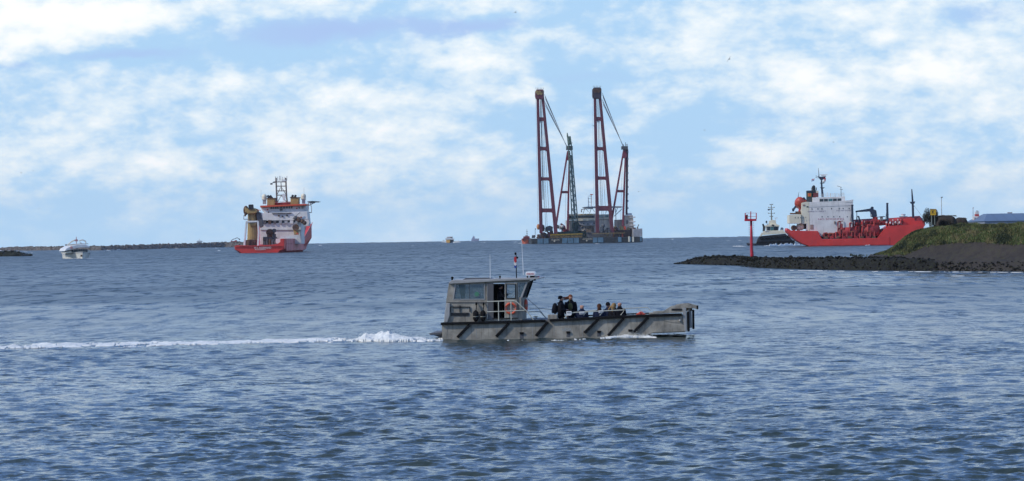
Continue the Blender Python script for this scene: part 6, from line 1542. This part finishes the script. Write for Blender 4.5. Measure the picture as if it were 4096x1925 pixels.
t = Thing('stone', 'whitish stone on the dark mole tip at left', 'stone', 75, 1005, water_dist(40, 1026) + 4); t.part('stone', PALE, ('ball', 75, 1004.5, 0, .45, .2))
Dq = 2750
t = Thing('boulder', 'larger dark boulder on top of the breakwater just right of the white excursion boat', 'boulder', 375, 986, Dq)
o = bpy.data.objects.new('rock', BM[0]); COL.objects.link(o); o.parent = t.o; o.scale = (1.5, 1.2, 1.2); o.location = (0, 0, .6)
t = Thing('marker_post', 'short dark post standing alone on the far breakwater', 'post', 608, 981, Dq); t.part('post', SHD, ('tb', [(609, 983, 4), (608, 974, 4)], [.45, .25], 6)); t.part('cap', SHD, ('ball', 608, 974.5, 4, .35, .35))
t = Thing('harbour_hut', 'small whitish pavilion on the far breakwater with a wide roof', 'hut', 797, 975, Dq)
t.part('wall', SHW, ('bx', 789, 968, 805, 976, 3, 8)); t.part('roof', SHG, ('pr', [(785, 967), (790, 963.5), (805, 963.5), (809, 967)], 2.2, 9)); t.part('mast', MATS['pinkish_mast'], ('post', 797, 955, 964, 5, .12))
t = Thing('excavator', 'distant red excavator with a raised bent arm on the end of the breakwater', 'excavator', 936, 970, Dq)
t.part('body', mat('dull_red', (.30, .06, .05), .7), ('pr', [(922, 965), (938, 964), (940, 961), (946, 961), (949, 970), (922, 971)], 2, 6), bevel=.2); t.part('arm', SHD, ('tb', [(924, 965, 3), (930, 959, 3), (949, 951.5, 3)], .3)); t.part('dipper', SHD, ('tb', [(949, 951.5, 3), (957, 957, 3)], .28))
t.part('bucket', SHD, ('bx', 955, 955, 960, 960, 2.5, 3.8)); t.part('track', BLK, ('bx', 923, 970, 948, 973, 2, 3))

# ================================================================== birds
BIRD = mat('bird_dark', (.03, .03, .04), .8)
def bird(px, py, D, span, roll, yaw, flap, label):
    t = Thing('bird', label, 'bird', px, py, D, 0, 'seabirds in the sky')
    k_ = span
    rot = Matrix.Rotation(yaw, 3, 'Z') @ Matrix.Rotation(roll, 3, 'Y')
    def add(mb_): mb_.v = [tuple(rot @ Vector(v_)) for v_ in mb_.v]; return mb_
    mb = MB(); mb.tube([(0, -.30 * k_, 0), (0, -.22 * k_, .0), (0, -.02 * k_, 0), (0, .14 * k_, .01 * k_), (0, .20 * k_, .015 * k_), (0, .26 * k_, 0)], [.01 * k_, .035 * k_, .06 * k_, .045 * k_, .035 * k_, .006 * k_], 8)
    add(mb).build('body', BIRD, t.o, True)
    for s_ in (-1, 1):
        mb = MB(); w = []
        for (x, y, z, c_, th_) in ((.03, .05, .01, .13, .02), (.22, .09, flap, .11, .014), (.36, .03, flap * 1.1, .08, .008), (.5, -.08, flap * .7, .02, .003)):
            w.append([(s_ * x * k_, (y + c_ * a) * k_, (z + th_ * b_) * k_) for a, b_ in ((.5, 0), (0, .5), (-.5, 0), (0, -.5))])
        mb.loft(w); add(mb).build('wing', BIRD, t.o)
    mb = MB(); mb.add([(-.01 * k_, -.22 * k_, 0), (.01 * k_, -.22 * k_, 0), (.05 * k_, -.36 * k_, .004 * k_), (-.05 * k_, -.36 * k_, .004 * k_), (0, -.25 * k_, -.01 * k_)], [(0, 1, 2, 3), (0, 3, 4), (1, 4, 2), (3, 2, 4), (0, 4, 1)]); add(mb).build('tail', BIRD, t.o)
for px, py, D_, sp, ro, ya, fl_, lb in ((2062, 50, 420, .75, -.5, .6, .12, 'dark bird high in the sky at the top centre of the picture'), (2917, 237, 430, 1.1, -.95, .4, .05, 'dark bird banking steeply above the right half of the sky'),
        (2376, 504, 420, 1.0, -.15, .3, .16, 'black bird crossing the right sheerleg of the crane barge'), (2818, 521, 700, .8, .1, .8, .1, 'tiny bird in the open sky right of the cranes'),
        (2555, 767, 600, .9, .05, .2, .1, 'small bird low in the sky just right of the crane barge mast'), (85, 692, 700, 1.0, .2, .5, .15, 'left one of two tiny birds at the far left of the sky'),
        (133, 684, 700, .9, .1, .2, .15, 'right one of two tiny birds at the far left of the sky'), (156, 835, 700, .9, 0, .2, .15, 'single tiny bird low over the left breakwater'), (2346, 777, 1500, 1.6, .1, .1, .1, 'tiny bird beside the radar mast of the crane barge'),
        (3334, 569, 900, .9, .1, 1.2, .1, 'faint tiny bird in the sky above the tanker funnel')):
    bird(px, py, D_, sp, ro, ya, fl_, lb)
# ================================================================== foam, wake and spray
def skirt(Z_, kp, drop):
    """let the rim of a foam sheet dip into the water so that nothing shows beneath it"""
    full = np.zeros(Z_.shape, int)
    for a in (0, 1):
        for b_ in (0, 1): full[a:a + kp.shape[0], b_:b_ + kp.shape[1]] += kp
    return np.where(full < 4, Z_ - drop, Z_)
def foam_strip(name, label, px0, px1, yfun, wfun, hfun, nx, ny, thr, seed, dens=1.0, fx=2.2, fy=1.6, kind='stuff', cat='foam'):
    """a ragged foam carpet lying on the waves between two photo columns"""
    pxs = np.linspace(px0, px1, nx); C = np.array([gp_(p, yfun(p)) for p in pxs])
    T_ = np.linspace(-1, 1, ny)
    X_ = np.repeat(C[None, :, 0], ny, 0); W_ = np.array([wfun(p) for p in pxs])
    Y_ = np.repeat(C[None, :, 1], ny, 0) + T_[:, None] * W_[None]
    z, dx, dy = waves(X_, Y_, 0.072 * (Y_ / 45.0) ** 1.35 if Y_.max() < 330 else np.full_like(X_, 1.2))
    n1 = fbm(X_ * fx, Y_ * fy, 5, seed, .6); n2 = fbm(X_ * .55, Y_ * .4, 3, seed + 9)
    prof = 1 - np.abs(T_[:, None]) ** 2
    m_ = n1 * .9 + (n2 - .5) * .5 + prof * .55
    H_ = np.array([hfun(p) for p in pxs])[None]
    zz = z + .015 + np.clip(m_ - thr, 0, 1) * H_ * (0.5 + 1.2 * fbm(X_ * 5, Y_ * 5, 4, seed + 3))
    kp = (m_ > thr)[:-1, :-1] & (m_ > thr)[1:, 1:]
    zz = skirt(zz, kp, .16)
    o = grid_mesh(name, X_ + dx, Y_ + dy, zz, FOAM, keep=kp)
    tag(o, label, cat, kind=kind); return o
foam_strip('wake', 'long white foam wake trailing from the stern of the workboat to the left edge', -160, 1775,
           lambda p: float(np.interp(p, [-160, 0, 400, 900, 1150, 1330, 1450, 1700, 1775], [1392, 1389, 1382, 1371, 1366, 1362, 1362, 1363, 1362])),
           lambda p: float(np.interp(p, [-160, 0, 500, 800, 1200, 1400, 1775], [4.4, 4.6, 4.6, 3.4, 2.8, 3.4, 2.2])), lambda p: float(np.interp(p, [-160, 1200, 1400, 1560, 1775], [.12, .12, .3, .4, .2])), 1500, 40, .82, 5)
foam_strip('wake', 'thin lace of foam drifting on both sides of the wake', -160, 1700, lambda p: float(np.interp(p, [-160, 0, 400, 900, 1150, 1330, 1450, 1700], [1392, 1389, 1382, 1371, 1366, 1362, 1362, 1363])), lambda p: 5.5, lambda p: .04, 1500, 60, 1.10, 35, fx=1.2, fy=2.6)
# boiling plume behind the stern
pxs = np.linspace(1360, 1772, 520); T_ = np.linspace(-1, 1, 60)
C = np.array([gp_(p, 1364) for p in pxs]); X_ = np.repeat(C[None, :, 0], 60, 0); Y_ = np.repeat(C[None, :, 1], 60, 0) + T_[:, None] * 1.5
env = np.interp(pxs, [1360, 1400, 1440, 1465, 1500, 1530, 1560, 1585, 1620, 1700, 1772], [0, .10, .22, .42, .30, .44, .48, .34, .22, .15, .05])
base_, bdx, bdy = waves(X_, Y_, 0.072 * (Y_ / 45.0) ** 1.35)
lump = fbm(X_ * 1.7, Y_ * 1.3, 4, 61, .48)
Zp = base_ - .05 + env[None] * (1 - np.abs(T_[:, None]) ** 1.7) * (0.25 + 1.35 * lump) + (fbm(X_ * 9, Y_ * 9, 3, 8) - .5) * .05
kp = (Zp - base_ > .015 + .10 * fbm(X_ * 3, Y_ * 3, 4, 12))[:-1, :-1]
Zp = skirt(Zp, kp, .16)
o = grid_mesh('stern_wash', X_ + bdx, Y_ + bdy, Zp, FOAM, keep=kp); tag(o, 'heaped white churned water thrown up behind the workboat stern', 'foam', kind='stuff')
mb = MB()
for _ in range(2600):
    i = random.randrange(520); e = env[i]
    if random.random() > e * 2: continue
    t_ = random.uniform(-.9, .9); r_ = abs(random.gauss(0, .5)); h = e * (.25 + .9 * (1 - t_ * t_)) * (.5 + r_)
    if random.random() < .15: h *= 1.25
    x, y = C[i][0] + random.gauss(0, .05), C[i][1] + t_ * 1.3; s_ = random.uniform(.004, .013)
    mb.add([(x - s_, y, h), (x + s_, y, h), (x, y + s_, h + s_ * .4), (x, y, h + s_ * 1.7)], [(0, 2, 1), (0, 1, 3), (1, 2, 3), (2, 0, 3)])
o = mb.build('spray', FOAM); tag(o, 'fine white droplets flying above the churned water behind the stern', 'spray', kind='stuff')
# along the hull and under the bow
foam_strip('bow_wave', 'white bow wave curling under the forward hull of the workboat', 2420, 2625, lambda p: float(np.interp(p, [2420, 2500, 2560, 2625], [1352, 1349, 1348, 1352])), lambda p: .8, lambda p: float(np.interp(p, [2420, 2470, 2540, 2600, 2625], [.08, .16, .24, .14, .03])), 260, 26, .80, 17)
mb = MB()
for _ in range(500):
    px = random.uniform(2450, 2610); q_ = gp_(px, 1350); h = abs(random.gauss(0, .12)) * (1 - abs(px - 2530) / 100 * .7); s_ = random.uniform(.006, .018); x, y = q_[0], q_[1] + random.uniform(-.4, .2)
    mb.add([(x - s_, y, h), (x + s_, y, h), (x, y + s_, h + s_ * .4), (x, y, h + s_ * 1.7)], [(0, 2, 1), (0, 1, 3), (1, 2, 3), (2, 0, 3)])
o = mb.build('spray', FOAM); tag(o, 'small droplets above the bow wave of the workboat', 'spray', kind='stuff')
foam_strip('hull_foam', 'thin broken foam line along the near side of the workboat hull', 1800, 2420, lambda p: float(np.interp(p, [1800, 2100, 2200, 2420], [1366, 1362, 1361, 1356])), lambda p: .45, lambda p: .15, 600, 12, 1.02, 27, fx=3.5)
# other ships
def wash(px0, px1, y, w, h, thr, seed, lab): foam_strip('wash', lab, px0, px1, (lambda p: y) if not callable(y) else y, lambda p: w, lambda p: h, 300, 16, thr, seed, fx=.35, fy=.15)
def far_wash(label, px0, px1, yfun, hmax, D=None, seed=1, thick=1.0):
    """low broken crest of foam at a distance"""
    n_ = 160; mb = MB(); pxs_ = np.linspace(px0, px1, n_); top = []; bot = []
    for i, p in enumerate(pxs_):
        y = yfun(p); D_ = D or water_dist(p, y); u, v = ray(p, y); zb_ = CAMH + v * D_; nz = float(fbm(np.array(i * .16), np.array(seed * 3.3), 4, seed)); e = math.sin(math.pi * i / (n_ - 1)) ** .5
        hh = max(0.02, hmax * e * (nz - .22) * 2); top.append((u * D_, D_ + .6, zb_ + hh)); bot.append((u * D_, D_, zb_))
    for i in range(n_ - 1):
        b0, b1, t0, t1 = bot[i], bot[i + 1], top[i], top[i + 1]
        m0 = (t0[0], t0[1] + 1.2, t0[2] * .6 + b0[2] * .4 - .1); m1 = (t1[0], t1[1] + 1.2, t1[2] * .6 + b1[2] * .4 - .1)
        if float(vnoise(np.array(i * .35), np.array(seed * 7.7), seed)) > .18: mb.add([b0, b1, t1, t0, m0, m1], [(0, 1, 2, 3), (3, 2, 5, 4)])
    o = mb.build('wash', FOAM, smooth=True); tag(o, label, 'foam', kind='stuff')
lin = lambda x0, y0, x1, y1: (lambda p: y0 + (y1 - y0) * (p - x0) / (x1 - x0))
far_wash('pale foam crest along the black tug waterline', 3055, 3215, lin(3055, 985, 3215, 981), 1.0, seed=3)
far_wash('foam line at the tanker bow beside the dyke', 3460, 3560, lin(3460, 983, 3560, 979), .6, seed=4)
far_wash('short foam line left of the dark dinghy', 2930, 2985, lin(2930, 986, 2985, 986), .35, seed=5)
far_wash('foam around the small orange tug', 2072, 2135, lin(2072, 974, 2135, 975), .8, seed=6)
far_wash('thin foam at the white excursion boat', 255, 372, lin(255, 1036, 372, 1034), .25, seed=7)
far_wash('spray thrown left of the yellow motor boat', 1766, 1786, lin(1766, 969, 1786, 972), 3.5, 2950, seed=8)
far_wash('spray thrown right of the yellow motor boat', 1812, 1842, lin(1812, 972, 1842, 970), 3.0, 2950, seed=9)
for i, (a, c, y0, y1, h) in enumerate(((415, 500, 1007, 1003, 1.3), (640, 670, 997, 996, 1.0), (688, 715, 995, 995, .9), (735, 770, 994, 993, .5), (905, 918, 992, 991, .7), (100, 125, 1007, 1006, .4))):
    far_wash('small surf patch %s at the foot of the far breakwater' % ('between the excursion boat and the post', 'right of the post', 'before the white hut', 'beneath the white hut', 'near the excavator', 'by the dark mole tip')[i], a, c, lin(a, y0, c, y1), h, seed=20 + i)
# surf line along the dyke
foam_strip('shore_foam', 'thin white surf line washing along the foot of the dyke', 3080, 4300, lambda p: float(np.interp(p, [3080, 3400, 4096, 4300], [1081, 1086, 1090, 1091])), lambda p: float(np.interp(p, [3080, 3300, 3700, 4300], [.8, 1.2, 2.4, 2.4])), lambda p: .1, 1300, 14, .93, 51, fx=.7, fy=1.2)
foam_strip('shore_foam', 'faint foam streaks drifting off the right part of the dyke', 3150, 4400, lambda p: float(np.interp(p, [3150, 4096, 4400], [1094, 1108, 1112])), lambda p: 8.0, lambda p: .05, 1500, 60, 1.12, 53, fx=.35, fy=1.6)
foam_strip('shore_foam', 'small foam patch in the notch of the rock groyne by the beacon', 3030, 3110, lambda p: 1068, lambda p: 2.2, lambda p: .1, 120, 20, .95, 55, fx=.9, fy=.7)
# whitecaps scattered over the open water
mb = MB()
for _ in range(70):
    r_ = math.exp(random.uniform(math.log(1500), math.log(5200))); az_ = random.uniform(R(-10.8), R(10.8))
    if r_ < 1500 and random.random() < .6: continue
    x, y = r_ * math.sin(az_), r_ * math.cos(az_); z0_ = -r_ * r_ / (2 * EARTH) + .02 + (.5 if r_ > 2600 else .05); L_ = random.uniform(.25, .9) * (1 + r_ / 3000); h = random.uniform(.04, .16) * (1 + r_ / 3000)
    n_ = 7; tp = []; bt = []
    for i in range(n_):
        q_ = (i / (n_ - 1) - .5) * 2; hh = h * (1 - q_ * q_) * random.choice([.1, .4, 1.0, 1.4])
        tp.append((x + q_ * L_, y + .5 + random.uniform(-.2, .2), z0_ + hh)); bt.append((x + q_ * L_, y - .4, z0_ - .35))
    k_ = len(mb.v); bk = [(a[0], a[1] + 1.5, z0_ - .4) for a in tp]
    mb.add(bt + tp + bk, [(i, i + 1, n_ + i + 1, n_ + i) for i in range(n_ - 1)] + [(n_ + i, n_ + i + 1, 2 * n_ + i + 1, 2 * n_ + i) for i in range(n_ - 1)])
o = mb.build('whitecaps', FOAM, smooth=True); tag(o, 'small white breaking crests scattered over the open water', 'whitecaps', kind='stuff')
